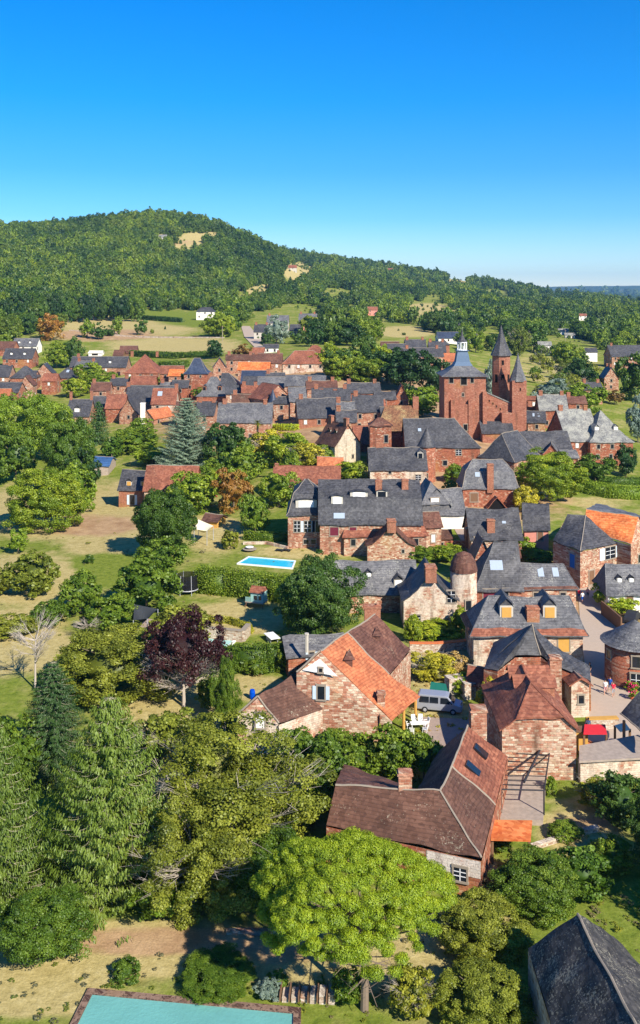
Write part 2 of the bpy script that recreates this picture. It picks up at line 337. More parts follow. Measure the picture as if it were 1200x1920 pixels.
def house(label, u, vb, w, d, h, r, rot=0, ax='x', wall='wall_red', roof='slate', hip=(0, 0), half=(0, 0), prof='g', ov=.35,
          chim=(), win=None, dorm=(), sky=(), name='stone_house', cat='house', group=None, wst='dark', band=None, ridge=True, drop=3.0, pos=None, px=True, door=None):
    if pos is None: (p, s) = gp(u, vb)
    else: p, s = Vector(pos), F/pos[1]
    k = 1/s if px else 1.0
    w, d, h, r = w*k, d*k, h*k, r*k
    th = R(rot); fw = Vector((-math.sin(th), math.cos(th), 0))
    c = p+fw*(d/2)
    rz = th+(math.pi/2 if ax == 'y' else 0)
    L, S = (w, d) if ax == 'x' else (d, w)
    root = empty(name, c, rz, label, cat, group)
    A, B = L/2+(ov if ov < .5 else ov), S/2+ov
    pr = PROF[prof]; tw = ov/B
    z0 = h-prof_z(pr, tw)*r
    ts = sorted(set([t for t, _ in pr]+[x for x in half if x > 0]+([band[0]] if band else [])))
    def ins(t, e): 
        t0 = half[e]; return hip[e]*B*max(0, (t-t0)/(1-t0))
    rings = []
    for t in ts:
        xl, xr = -A+ins(t, 0), A-ins(t, 1)
        if xl > xr: m = (xl+xr)/2; xl = xr = m
        rings.append((xl, xr, B*(1-t), z0+prof_z(pr, t)*r+.1))
    mb = MB(); T = .16
    for (a, b, tt) in zip(rings, rings[1:], ts):
        mb.mi = 1 if band and tt < band[0]-1e-6 else 0
        for sg in (-1, 1):
            q = [(a[0], sg*a[2], a[3]), (a[1], sg*a[2], a[3]), (b[1], sg*b[2], b[3]), (b[0], sg*b[2], b[3])]
            if sg > 0: q = q[::-1]
            mb.poly(q); mb.poly([(x, y, z-T) for x, y, z in q[::-1]])
        for e, xi in ((0, 0), (1, 1)):
            if hip[e] and tt >= half[e]-1e-6:
                q = [(a[xi], a[2], a[3]), (a[xi], -a[2], a[3]), (b[xi], -b[2], b[3]), (b[xi], b[2], b[3])]
                if e: q = q[::-1]
                mb.poly(q)
            else:
                for sg in (-1, 1):
                    mb.poly([(a[xi], sg*a[2], a[3]), (b[xi], sg*b[2], b[3]), (b[xi], sg*b[2], b[3]-T), (a[xi], sg*a[2], a[3]-T)])
    a = rings[0]
    for sg in (-1, 1): mb.poly([(a[0], sg*a[2], a[3]), (a[1], sg*a[2], a[3]), (a[1], sg*a[2], a[3]-T), (a[0], sg*a[2], a[3]-T)])
    for e in (0, 1):
        if hip[e] and half[e] == 0:
            x = a[e]; mb.poly([(x, -a[2], a[3]), (x, a[2], a[3]), (x, a[2], a[3]-T), (x, -a[2], a[3]-T)])
        elif hip[e]:                       # closing edge of the half hip
            i = [j for j, t in enumerate(ts) if abs(t-half[e]) < 1e-6][0]; q = rings[i]; x = q[e]
            mb.poly([(x, -q[2], q[3]), (x, q[2], q[3]), (x, q[2], q[3]-T), (x, -q[2], q[3]-T)])
    rf = mb.build('roof', [roof]+([band[1]] if band else []), root)
    if s > 5.5: sag(rf)
    # walls
    wb = MB(); hl, hs = L/2, S/2; zt = h-.05
    cs = [(-hl, -hs), (hl, -hs), (hl, hs), (-hl, hs)]
    for i in range(4):
        x0, y0 = cs[i]; x1, y1 = cs[(i+1) % 4]
        wb.poly([(x0, y0, -drop), (x1, y1, -drop), (x1, y1, zt), (x0, y0, zt)])
    for e in (0, 1):
        x = (-hl, hl)[e]
        te = 1.0 if not hip[e] else half[e]
        if te > tw:
            pts = [(x, -hs, zt)]
            tl = [t for t in ts if tw < t <= te]
            for t in tl: pts.append((x, -B*(1-t), z0+prof_z(pr, t)*r-.04))
            for t in reversed(tl):
                if B*(1-t) > 1e-6: pts.append((x, B*(1-t), z0+prof_z(pr, t)*r-.04))
            pts.append((x, hs, zt))
            wb.poly(pts)
    wb.poly([(-hl, -hs, zt-.02), (hl, -hs, zt-.02), (hl, hs, zt-.02), (-hl, hs, zt-.02)])
    wo = wb.build('wall', wall, root)
    # ridge caps
    if ridge:
        rb = MB(); t = rings[-1]
        if t[1]-t[0] > .5: rb.tube((t[0], 0, t[3]), (t[1], 0, t[3]), .085, n=5)
        for e in (0, 1):
            if hip[e]:
                for sg in (-1, 1):
                    for a, b, tt in zip(rings, rings[1:], ts):
                        if tt >= half[e]-1e-6: rb.tube((a[e], sg*a[2], a[3]), (b[e], sg*b[2], b[3]), .07, n=4)
        if rb.f:
            ro = rb.build('ridge_tiles', 'mortar' if rng.random() < .6 else roof, rf)
            if s > 5.5: sag(ro)
    zr_ = rings[-1][3]
    def surf(y): return z0+prof_z(pr, max(0, min(1, 1-abs(y)/B)))*r+.1
    for q in chim:
        fx, fy, hh, sz = (list(q)+[1.0])[:4] if len(q) < 4 else q[:4]
        sz = sz if px is False else sz
        x, y = fx*L/2, fy*S/2
        chimney(rf, x, y, surf(y)-1.2, zr_+hh, sz, sz*.7)
    # faces: name -> origin, along, normal, length
    if ax == 'x': fc = {'F': ((0, -hs), (1, 0), (0, -1), L), 'B': ((0, hs), (-1, 0), (0, 1), L), 'R': ((hl, 0), (0, 1), (1, 0), S), 'L': ((-hl, 0), (0, -1), (-1, 0), S)}
    else: fc = {'F': ((-hl, 0), (0, -1), (-1, 0), S), 'B': ((hl, 0), (0, 1), (1, 0), S), 'R': ((0, -hs), (1, 0), (0, -1), L), 'L': ((0, hs), (-1, 0), (0, 1), L)}
    def put(face, fx, zz, ww, hh, st):
        o, al, nm, ln = fc[face]
        al = Vector((*al, 0)); nm = Vector((*nm, 0))
        window(root, Vector((o[0], o[1], zz))+al*fx*ln/2+nm*.0, al, nm, ww, hh, st)
    if win is None:
        win = []
        for face in ('F', 'R', 'L'):
            ln = fc[face][3]; n = max(1, min(4, int(ln/3.6)))
            for fl in range(max(1, min(2, int(h/2.7)))):
                for i in range(n):
                    if rng.random() < .8: win.append((face, (i+.5)/n*2-1+rng.uniform(-.08, .08), h-1.3-fl*2.7, .8, 1.15, rng.choice([wst, wst, 'dark', 'white' if wst == 'dark' else wst])))
    for q in win: put(*q)
    if door:
        face, fx, ww, hh, mt = door; o, al, nm, ln = fc[face]; al = Vector((*al, 0)); nm = Vector((*nm, 0))
        MB().obox(Vector((o[0], o[1], 0))+al*fx*ln/2, al*ww, nm*.12, Vector((0, 0, hh))).build('door', mt, root)
    # dormers: (fx, y fraction down the slope 0..1, width, height, roofmat, facemat, kind) on the front slope (x) / chosen side
    for q in dorm:
        fx, fy, dw, dh, drm, st = q[:6]; side = q[6] if len(q) > 6 else -1
        yy = side*fy*hs; x = fx*L/2; zb = surf(yy)-.1; dep = dw*1.6+1.0
        dg = MB().box(x, yy-side*dep/2, zb-.3, dw, dep, dh+.3).build('dormer', 'plaster_grey' if st != 'red' else 'wall_brick', root)
        g = MB(); e = .18; zz = zb+dh; dr = dw*.55 if dw < 2 else .25; yo = yy+side*.25; yi = yy-side*(dep+.3)
        g.poly([(x-dw/2-e, yo, zz), (x, yo, zz+dr), (x, yi, zz+dr), (x-dw/2-e, yi, zz)]); g.poly([(x+dw/2+e, yo, zz), (x+dw/2+e, yi, zz), (x, yi, zz+dr), (x, yo, zz+dr)])
        g.poly([(x-dw/2, yy+side*.02, zz), (x+dw/2, yy+side*.02, zz), (x, yy+side*.02, zz+dr*.9)])
        g.build('dormer_roof', drm, dg)
        MB().box(x, yy+side*.03, zb+.12, dw*.72, .08, dh*.78).build('dormer_window', 'white' if st == 'white' else ('wood_ochre' if st == 'ochre' else 'glass'), dg)
    for q in sky:
        fx, fy, sw, sh = q[:4]; mt = q[4] if len(q) > 4 else 'glass_sky'; side = q[5] if len(q) > 5 else -1
        y0 = side*fy*hs; za = surf(y0); y1 = y0-side*.6; zb = surf(y1)
        nrm = Vector((0, (zb-za)*side, .6)).normalized(); up = Vector((0, y1-y0, zb-za)).normalized()
        MB().obox(Vector((fx*L/2, y0, za))+nrm*.0, Vector((sw, 0, 0)), nrm*.22, up*sh).build('skylight', mt, rf)
    return root
def hx(label, u0, u1, vrg, ve, vb=None, roof='slate', wall='wall_red', p=1.0, hm=5.5, **k):
    u = (u0+u1)/2
    if vb is None:
        vb = ve+8
        for _ in range(60):
            s = find_s(u, vb)
            if (vb-ve)/s >= hm: break
            vb += 1.0
    s = find_s(u, vb); ratio = (vb-VH)/F
    b = (ve-vrg)/(p+ratio); b = max(b, 2.2*s)
    return house(label, u, vb, u1-u0, 2*b, vb-ve, max(1.0*s, ve-vrg-b*ratio), ax='x', roof=roof, wall=wall, **k)
def hy(label, u0, u1, vrg, ve, d, vb=None, roof='slate', wall='wall_red', hm=5.5, **k):
    u = (u0+u1)/2
    if vb is None:
        vb = ve+8
        for _ in range(60):
            s = find_s(u, vb)
            if (vb-ve)/s >= hm: break
            vb += 1.0
    return house(label, u, vb, u1-u0, d, vb-ve, ve-vrg, ax='y', roof=roof, wall=wall, **k)
def custom(label, pts, roofs, walls, z0=-1.0, wall='wall_red', name='stone_house', cat='house', zg=0, ridges=()):
    """pts: key -> (u, v, z) seen in the photo; roofs: (material, [faces]); walls: polygons of keys, '_' drops to the ground"""
    W = {k: P3(*v) if not isinstance(v, Vector) else v for k, v in pts.items()}
    c = sum(W.values(), Vector())/len(W); c.z = zg
    root = empty(name, c, 0, label, cat)
    L = {k: v-c for k, v in W.items()}
    first = None
    for mt, faces in roofs:
        mb = MB()
        for f in faces: mb.poly([L[k] for k in f])
        rf = mb.build('roof', mt, root); sag(rf, 4); sm = rf.modifiers.new('thick', 'SOLIDIFY'); sm.thickness = .16; sm.offset = -1
        bpy_fix(rf); first = first or rf
    wb = MB()
    for f in walls:
        if len(f) == 2:
            a, b = L[f[0]], L[f[1]]; n = Vector((0, 0, -.12)); wb.poly([a+n, b+n, Vector((b.x, b.y, z0)), Vector((a.x, a.y, z0))])
        else: wb.poly([L[k]+Vector((0, 0, -.1)) for k in f])
    wb.build('wall', wall, root)
    if ridges:
        rb = MB()
        for f in ridges:
            for a, b in zip(f, f[1:]): rb.tube(L[a]+Vector((0, 0, .02)), L[b]+Vector((0, 0, .02)), .085, n=5)
        sag(rb.build('ridge_tiles', 'mortar', first), 4)
    return root, W, c, first
def bpy_fix(o):
    me = o.data; import bmesh
    bm = bmesh.new(); bm.from_mesh(me); bmesh.ops.remove_doubles(bm, verts=bm.verts, dist=.001)
    bmesh.ops.recalc_face_normals(bm, faces=bm.faces)
    s = sum((f.normal.z*f.calc_area() for f in bm.faces))
    if s < 0: bmesh.ops.reverse_faces(bm, faces=bm.faces)
    bm.to_mesh(me); bm.free()
def wwin(root, W, c, a, b, frac, z, w, h, st='dark', out=None):
    A, B = W[a], W[b]; d = (B-A); d.z = 0; d.normalize(); n = Vector((d.y, -d.x, 0))
    if n.y > 0 and out is None: n = -n
    o = A+(B-A)*frac; o.z = z
    return window(root, o-c, d, n, w, h, st)
def round_tower(label, u, vb, rpx, h, r, wall, roof, prof=None, name='stair_tower', n=20, z_down=3, parent=None, dy=0, wins=()):
    p, s = gp(u, vb); R_ = rpx/s; H = h/s; rr = r/s; c = p+Vector((0, R_+dy, 0))
    root = empty(name, c, 0, label, 'tower') if label else parent
    o = MB().lathe([(R_, -z_down), (R_, H), (R_*.98, H+.02)], n, a0=math.pi/n).build('wall', wall, root)
    if n > 12: smooth(o)
    prof = prof or [(1.16, -.03), (1.0, .06), (.0, 1)]
    f = MB().lathe([(R_*a, H+rr*b) for a, b in prof], n, a0=math.pi/n).build('roof', roof, root)
    for an, zz, ww, hh in wins:
        a = R(an); nn = Vector((math.sin(a), -math.cos(a), 0)); window(root, nn*(R_*.995)+Vector((0, 0, zz)), Vector((math.cos(a), math.sin(a), 0)), nn, ww, hh)
    return root, c, s
# ------------------------------------------------------------------ ground sheet with meadow and dry patches
def grid_obj(name, s0, s1, di, u0, u1, dj):
    Ls = np.arange(math.log(s0), math.log(s1)-1e-9, -di); Us = np.arange(u0, u1+1, dj, dtype=float)
    S_, U_ = np.meshgrid(np.exp(Ls), Us, indexing='ij')
    a = np.clip((ls[0]-np.log(S_))/dls, 0, len(ls)-1.001); b = np.clip((U_-tu[0])/12., 0, len(tu)-1.001)
    i = a.astype(int); j = b.astype(int); a -= i; b -= j
    zz = Z[i, j]*(1-a)*(1-b)+Z[i+1, j]*a*(1-b)+Z[i, j+1]*(1-a)*b+Z[i+1, j+1]*a*b
    D = F/S_; X = (U_-UC)/S_; V = VH+S_*(HC-zz)
    n, m = X.shape
    co = np.stack([X, D, zz], -1).reshape(-1, 3)
    idx = np.arange(n*m).reshape(n, m)
    q = np.stack([idx[:-1, :-1], idx[:-1, 1:], idx[1:, 1:], idx[1:, :-1]], -1).reshape(-1, 4)
    me = bpy.data.meshes.new(name)
    me.vertices.add(n*m); me.vertices.foreach_set('co', co.ravel())
    me.loops.add(q.size); me.loops.foreach_set('vertex_index', q.ravel())
    me.polygons.add(len(q)); me.polygons.foreach_set('loop_start', np.arange(0, q.size, 4)); me.polygons.foreach_set('loop_total', np.full(len(q), 4))
    me.update(); me.validate()
    me.polygons.foreach_set('use_smooth', [True]*len(q))
    return me, U_, V, S_
me, GU, GV, GS = grid_obj('ground', 75, .142, .009, -900, 2100, 10)
def ell(u, v, ru, rv, soft=.35):
    d = ((GU-u)/ru)**2+((GV-v)/rv)**2; d = np.sqrt(d)
    return np.clip((1+soft-d)/(2*soft), 0, 1)
dry = np.full(GU.shape, .36); earth = np.zeros(GU.shape)
for u, v, ru, rv, a in [   # straw-coloured grass seen in the photo
    (110, 960, 160, 60, .75), (200, 1010, 90, 40, .85), (60, 1090, 120, 60, .6), (20, 1200, 120, 70, .7), (250, 930, 60, 30, .8), (450, 1160, 90, 35, .75),
    (400, 1000, 70, 40, .6), (560, 1035, 110, 14, .55), (300, 1350, 110, 80, .9), (250, 1420, 90, 90, .7), (480, 1290, 70, 30, .6), (1120, 940, 90, 14, .5),
    (260, 1780, 330, 60, .9), (560, 1810, 160, 50, .85), (760, 1790, 120, 90, .8), (40, 1850, 180, 60, .8), (910, 1690, 70, 80, .9), (1080, 1560, 90, 50, .7),
    (1060, 1490, 60, 30, .35), (840, 1340, 80, 25, .6), (820, 1250, 80, 60, .6),
    (180, 605, 90, 14, .8), (240, 615, 160, 20, .55), (330, 650, 140, 22, .6), (1040, 690, 110, 40, .35), (362, 447, 24, 12, .9), (345, 463, 28, 8, .9), (392, 438, 18, 7, .9), (374, 460, 16, 8, .9), (300, 443, 26, 6, .8), (452, 424, 12, 4, .9),
    (560, 510, 30, 18, .8), (490, 545, 30, 12, .8), (800, 582, 50, 14, .9), (855, 526, 22, 6, .9), (760, 622, 70, 12, .6), (1160, 580, 60, 5, .8), (1020, 560, 50, 5, .7)]:
    dry = np.maximum(dry, min(1, a+.2)*ell(u, v, ru, rv))
for u, v, ru, rv, a in [(170, 985, 110, 22, .75), (90, 975, 60, 10, .6), (190, 628, 110, 12, .8), (300, 1765, 280, 30, .75), (530, 1790, 120, 22, .6), (900, 1650, 40, 60, .5), (1090, 1545, 90, 18, .6),
    (600, 760, 420, 95, .8), (900, 900, 200, 90, .85), (60, 720, 120, 30, .5), (860, 1240, 90, 40, .5), (1040, 1150, 200, 130, .7), (340, 455, 30, 8, .5), (960, 1500, 60, 70, .5)]:
    earth = np.maximum(earth, a*ell(u, v, ru, rv))
for u, v, ru, rv in [(200, 1060, 60, 22), (370, 600, 70, 12), (1130, 1720, 130, 90), (690, 1460, 60, 25), (270, 590, 60, 8), (1120, 915, 110, 14), (1050, 1480, 50, 16)]:
    e = ell(u, v, ru, rv); dry *= (1-.9*e); earth *= (1-e)
for nm, arr in (('dry', dry), ('earth', earth)):
    at = me.attributes.new(nm, 'FLOAT', 'POINT'); at.data.foreach_set('value', arr.ravel().astype(np.float32))
m, nt = new_mat('ground'); N = NT(nt)
tc = N.n('ShaderNodeTexCoord'); vec = tc.outputs['Object']
ad = N.n('ShaderNodeAttribute', attribute_name='dry').outputs['Fac']; ae = N.n('ShaderNodeAttribute', attribute_name='earth').outputs['Fac']
n1 = N.noise(vec, .09, 5, .65); n2 = N.noise(vec, 1.1, 6, .7); n3 = N.noise(vec, .35, 4, .6); n4 = N.noise(vec, 6, 3, .7)
green = N.ramp(n2, [(.25, (.085, .13, .016)), (.5, (.18, .225, .034)), (.8, (.30, .32, .07))])
straw = N.ramp(n2, [(.25, (.30, .24, .085)), (.5, (.46, .37, .15)), (.8, (.60, .50, .24))])
soil = N.ramp(n3, [(.3, (.32, .19, .10)), (.7, (.52, .35, .19))])
def fac(a, w): return N.ramp(N.math('ADD', a, N.math('MULTIPLY', N.math('SUBTRACT', N.math('ADD', N.math('MULTIPLY', n1, .6), N.math('MULTIPLY', n3, .4)), .5), w)), [(.32, (0, 0, 0)), (.68, (1, 1, 1))])
c = N.mix(fac(ad, 1.6), green, straw); c = N.mix(fac(ae, 1.4), c, soil)
c = N.mix(.45, c, N.ramp(n4, [(.3, (.5, .5, .45)), (.6, (1.1, 1.1, 1.1))]), 'MULTIPLY')
N.out(c, 1, n2, .5, .3, 0)
me.materials.append(m)
g = bpy.data.objects.new('ground', me); col.objects.link(g); g['kind'] = 'structure'
def sheet(name, pts, mat, dz=.05, kind='structure', sub=6.0):
    """flat sheet that follows the ground; pts are photo pixels"""
    import bmesh
    bm = bmesh.new(); vs = [bm.verts.new((u, v, 0)) for u, v in pts]; bm.faces.new(vs)
    bmesh.ops.triangulate(bm, faces=bm.faces)
    for _ in range(7):
        es = [e for e in bm.edges if e.calc_length() > 14]
        if not es: break
        bmesh.ops.subdivide_edges(bm, edges=es, cuts=1); bmesh.ops.triangulate(bm, faces=bm.faces)
    for v in bm.verts:
        p, s = gp(v.co.x, v.co.y); v.co = (p.x, p.y, p.z+dz)
    bmesh.ops.recalc_face_normals(bm, faces=bm.faces)
    if sum(f.normal.z for f in bm.faces) < 0: bmesh.ops.reverse_faces(bm, faces=bm.faces)
    me = bpy.data.meshes.new(name); bm.to_mesh(me); bm.free(); me.materials.append(M[mat])
    o = bpy.data.objects.new(name, me); col.objects.link(o)
    if kind: o['kind'] = kind
    return o
sheet('road', [(1082, 1085), (1110, 1085), (1128, 1130), (1165, 1170), (1172, 1215), (1165, 1260), (1215, 1330), (1215, 1400), (1090, 1400), (1100, 1340), (1100, 1270), (1090, 1200)], 'road_tar', .06)
sheet('road', [(452, 612), (468, 612), (500, 650), (520, 655), (512, 660), (480, 655), (458, 632)], 'road_tar', .3)
sheet('village_lane', [(830, 930), (870, 925), (890, 1000), (880, 1040), (850, 990)], 'paving', .08)
sheet('courtyard', [(790, 1345), (905, 1350), (880, 1400), (800, 1400)], 'paving', .05)
sheet('garden_path', [(470, 1745), (560, 1752), (560, 1762), (470, 1756)], 'mortar', .1)

# ------------------------------------------------------------------ the village houses (photo pixels)
HOUSES = '''
x|white house with grey mansard roof at the far left edge of the village|22|68|634|649|664|slate_grey|plaster_white|dorm
x|brown roofed cottage cut by the left border beside the white mansard house|-12|24|640|655|668|tile_brown|wall_red|
x|long low grey roofed house with pale dormers below the white mansard house|5|60|653|672|690|slate|wall_red|dorm
x|dark slate house at the left border below the long dormer house|-22|16|684|706|-|slate|wall_pink|chim
x|slate hipped house with a brick chimney left of the brown gabled cottage|20|66|686|708|-|slate|wall_red|hip
y|stone gabled house with slate roof left of the small slate pavilion|66|99|682|700|36|slate|wall_pink|
x|small square slate pavilion with red walls and a skylight|102|137|688|708|724|slate|wall_brick|hip,sky
y|brown gabled cottage in the lowest row at the far left|34|62|705|722|32|tile_brown|wall_pink|
x|slate house at the left border above the orange roofed annex|-14|34|716|735|-|slate|wall_red|
x|orange tiled annex touching the left border|-18|16|728|742|-|tile_orange|wall_red|
x|long slate farmhouse with tiny dormers beside the brown hipped house|130|236|668|688|706|slate|wall_pink|dorm,chim
x|brown hipped house with a chimney at the end of the long slate farmhouse|234|296|664|699|712|tile_red|wall_red|hip,chim
x|small brown barn by the hedge above the long slate farmhouse|224|255|648|662|668|tile_brown|wood|
x|smaller lean brown shed beside the small brown barn|212|230|656|666|671|tile_brown|wood|
x|orange roofed outbuilding behind the slate tower house|300|342|685|700|-|tile_red|wall_red|
x|small bright orange roofed shed right of the orange outbuilding|316|342|692|704|-|tile_bright|wall_pink|
x|slate house with a hipped roof behind the row left of the dormered manor|322|352|712|726|-|slate|wall_red|
x|dark slate house with red walls behind the dormered manor|412|455|699|732|752|slate|wall_red|hip1
x|slate roofed house stepping up right of the dark slate house|455|486|705|730|-|slate|wall_red|
x|long blue slate roof in the upper middle of the village|452|500|694|718|-|slate_blue|wall_red|
x|dark slate roof right of the long blue slate roof|500|534|698|720|-|slate|wall_red|chim
x|bright orange tiled house between the pale turret house and the slate row|446|504|678|693|-|tile_bright|wall_pink|
x|brown roofed house behind the bright orange tiled house|474|528|662|680|-|tile_brown|wall_pink|chim
x|slate and brown roofed house with chimneys behind the pale turret house|424|476|664|674|-|tile_plum|wall_pink|chim
x|pale stone house with a pyramid roof at the top of the village|424|446|664|674|694|tile_brown|wall_cream|hip
y|stone gable with lean roof left of the pale pyramid roofed house|400|424|670|688|26|slate|wall_pink|
x|large brown hipped house with cream end wall at the village top|530|612|657|681|698|tile_red|wall_pale|hip
x|pinkish tiled house behind the large brown hipped house|570|608|647|662|-|tile_red|wall_pink|hip
x|plum tiled cottage under the twin slate houses|474|494|651|661|-|tile_red|plaster_white|
x|lower of the two white gabled cottages beside the twin slate houses|494|522|645|652|661|slate|plaster_white|
x|slate house with grey walls left of the twin slate houses|476|502|608|622|636|slate|plaster_grey|chim
x|left one of the twin slate roofed houses on the slope above the village|500|540|591|605|622|slate_grey|plaster_grey|chim
x|right one of the twin slate roofed houses with white lower wall|560|593|588|606|621|slate_grey|plaster_pink|chim
x|low slate link house between the twin slate houses|543|563|608|620|628|slate|plaster_grey|
x|small white house below and right of the twin slate houses|596|616|608|618|636|slate_grey|plaster_white|
x|white villa with slate hipped roof alone in the upper meadow|368|402|576|584|600|slate|plaster_white|hip
x|grey lichened slate house behind the small turret house|484|532|706|726|-|slate_grey|wall_pink|
x|slate house with long grey roof right of the orange gable|534|608|703|723|-|slate_grey|wall_pink|
x|brown weathered roof right of the long grey slate roof|576|632|713|729|-|tile_brown|wall_pink|chim
x|grey slate lean house squeezed right of the brown gabled turret house|544|574|725|752|-|slate_grey|wall_pink|
x|long slate house with two brick chimneys in the middle row|586|656|727|750|-|slate|wall_pink|chim
x|low slate house behind the three chimneyed slate row|650|714|717|736|-|slate|wall_red|chim
x|brown mossy cottage between the dormered manor and the turret house|436|486|738|756|-|tile_plum|wall_red|chim
x|long slate house with palm tree before its right end|408|508|755|792|828|slate_grey|wall_pink|chim
x|slate cottage with two end chimneys left of the long palm house|366|400|752|778|-|slate|wall_pink|chim
x|dark mossy slate house with slatted red gallery|560|632|746|783|800|slate|wall_brick|chim
x|slate roof with grey hip behind the cream gabled house|662|718|740|772|-|slate|wall_pink|chim
x|slate house with a white gable edge left of the pointed red gable|704|742|733|748|-|slate|wall_red|
x|small slate roof between the cream gabled house and the mossy tower house|632|668|768|790|-|slate|wall_pink|chim
x|tiny red tiled annex right of the cream gabled house|666|692|797|833|848|tile_red|wall_red|
y|narrow red stone gable beside the bright young tree left of the church|741|766|720|748|30|tile_red|wall_red|
x|slate house with white gable left of the church behind trees|728|762|644|660|-|slate|wall_pink|
x|long slate farm roof behind the dark trees left of the church|762|800|636|656|-|slate|plaster_grey|chim
x|low slate barn below the long slate farm roof|758|832|652|668|-|slate|wall_pink|chim
x|blue slate house with white walls behind the church tower|822|862|622|634|644|slate_blue|plaster_white|
x|white walled house with slate roof right of the lantern spire|876|903|624|633|643|slate|plaster_white|hip
x|plum tiled barn on the terrace above the church trees|715|748|640|648|-|tile_plum|plaster_white|
x|slate hamlet house beside the small square belfry house|806|836|640|660|-|slate|wall_pink|chim
x|small square red house with pyramid roof left of the church spire|822|843|636|646|668|slate|wall_brick|hip
x|bright red tiled shed under the small square red house|832|854|662|677|688|tile_orange|wall_pink|
x|red stone mansion with dark slate roof at the right border|1147|1210|647|668|692|slate|wall_pink|chim
y|small slate gabled house under the red stone mansion|1133|1160|688|708|34|slate_grey|wall_pink|chim
x|white cottage among trees far right of the church|1047|1066|616|621|628|slate_pale|plaster_white|
x|white house with terracotta roof far on the right plain|1124|1146|606|612|618|plaster_grey|plaster_white|
x|white bungalow with solar blue roof on the right plain|1148|1180|626|634|641|slate_blue|plaster_white|
x|brown roofed white house at the far right plain edge|1176|1204|612|618|626|tile_red|plaster_white|
x|tall white house with brown roof on the wooded slope|757|771|549|554|562|slate|plaster_white|
x|sandy farmhouse alone on the upper slope clearing|722|740|503|509|517|tile_red|plaster_pink|
x|small white farmhouse in the hilltop clearing|287|311|440|445|451|slate_pale|plaster_white|
x|pink stone ruin in the forest under the hilltop|378|401|534|541|547|tile_red|plaster_pink|
x|ochre house at the forest edge on the right of the clearing|541|556|497|502|508|tile_red|plaster_grey|
x|white house deep in the forest right of the stone ruin|412|424|540|545|549|slate_pale|plaster_white|
x|white chalet at the far right end of the plain|1060|1078|624|629|634|slate_pale|plaster_white|
x|mossy grey barn with red wall right of the church|1013|1064|739|769|805|slate_pale|wall_red|chim
x|flat red stone wing joining the grey barn to the church|988|1016|742|750|790|tile_red|wall_church|
x|dark slate house with stone gable below the church nave|984|1074|808|846|868|slate|wall_red|
x|large lichened grey house at the right behind the pyramid roofed one|1064|1128|766|826|-|slate_pale|wall_red|chim
x|lichened pyramid roofed house with high red walls at the right|1106|1188|768|828|872|slate_pale|wall_red|hip,dorm
x|low slate cottage behind the brown hut of the left village row|140|176|676|688|-|slate_grey|wall_pink|chim
x|red roofed cottage squeezed between the slate pavilion and the left border rows|78|104|700|714|-|tile_red|wall_red|
x|tiny slate annex under the long low dormer house|38|66|694|704|-|slate|wall_red|
x|brown cottage behind the round tree in the left garden belt|170|205|716|732|-|tile_brown|wall_pink|chim
x|small slate house left of the wide dark slate roof|205|238|708|722|-|slate|wall_pink|chim
x|red tiled house behind the wide dark slate roof|244|290|704|720|-|tile_red|wall_red|chim
x|slate house with lone chimney right of the orange outbuildings|300|326|716|728|-|slate_grey|wall_red|chim
x|brown cottage under the square tower house|330|362|752|766|-|tile_brown|wall_pink|
x|slate lean roof between the dormered manor and the dark slate house|424|446|722|738|-|slate|wall_pink|
x|low red roofed house in front of the blue slate roof|454|482|722|736|-|tile_red|wall_red|chim
x|small slate house behind the long palm house chimney|512|544|742|756|-|slate|wall_pink|chim
x|brown roofed cottage behind the slatted gallery house|598|632|736|748|-|tile_brown|wall_red|chim
x|grey slate annex right of the slatted gallery house|632|664|752|770|-|slate_grey|wall_red|chim
x|red tiled cottage behind the mossy tower house|690|722|748|762|-|tile_red|wall_pink|chim
x|dark slate house touching the bright tree by the church|716|746|762|778|-|slate|wall_pink|
x|slate cottage at the foot of the lichened grey house|1056|1084|842|858|-|slate_grey|wall_red|
x|brown roofed house behind the grey barn right of the church|1066|1100|742|756|-|tile_brown|wall_red|chim
x|slate house in the trees beyond the silver cedar|1096|1130|716|730|-|slate|wall_pink|chim
x|white house with slate roof at the right edge of the orchard meadow|1098|1120|652|660|-|slate|plaster_white|
x|pale barn between the far right trees|1010|1034|640|647|-|slate_pale|plaster_grey|
x|terracotta roofed house beyond the church spires|1000|1020|628|634|-|tile_red|plaster_white|
x|white cottage below the wooded ridge far right|1086|1100|588|592|-|tile_red|plaster_white|
x|small pale farm on the valley slope left of the dry meadow|690|708|575|581|-|tile_red|plaster_pink|
x|grey roofed farm in the valley above the church tower|846|868|604|611|-|slate|plaster_white|
'''
LOOK = {}
for line in HOUSES.strip().split('\n'):
    q = line.split('|')
    opt = q[-1].split(',')
    kw = {}
    if 'hip' in opt: kw['hip'] = (.9, .9)
    if 'hip1' in opt: kw['hip'] = (0, .9)
    if q[0] == 'x':
        k, lab, u0, u1, a, e, b, rf, wl, _ = q; b = None if b == '-' else float(b)
    else:
        k, lab, u0, u1, a, e, d, rf, wl, _ = q; b = None
    u0, u1, a, e = map(float, (u0, u1, a, e))
    if 'chim' in opt: kw['chim'] = [(-.8 if k == 'x' else -.6, 0, 1.3, 1.2)]+([(.75, 0, 1.2, 1.1)] if rng.random() < .6 else [])
    if 'dorm' in opt: kw['dorm'] = [(-.5, .62, 1.2, 1.0, rf, 'white'), (.4, .62, 1.2, 1.0, rf, 'white')]
    if 'sky' in opt: kw['sky'] = [(.2, .5, 1.2, 1.4)]
    kw['rot'] = rng.uniform(-7, 7)
    if k == 'x': hx(lab, u0, u1, a, e, b, rf, wl, p=.85, **kw)
    else: hy(lab, u0, u1, a, e, float(d), None, rf, wl, **kw)

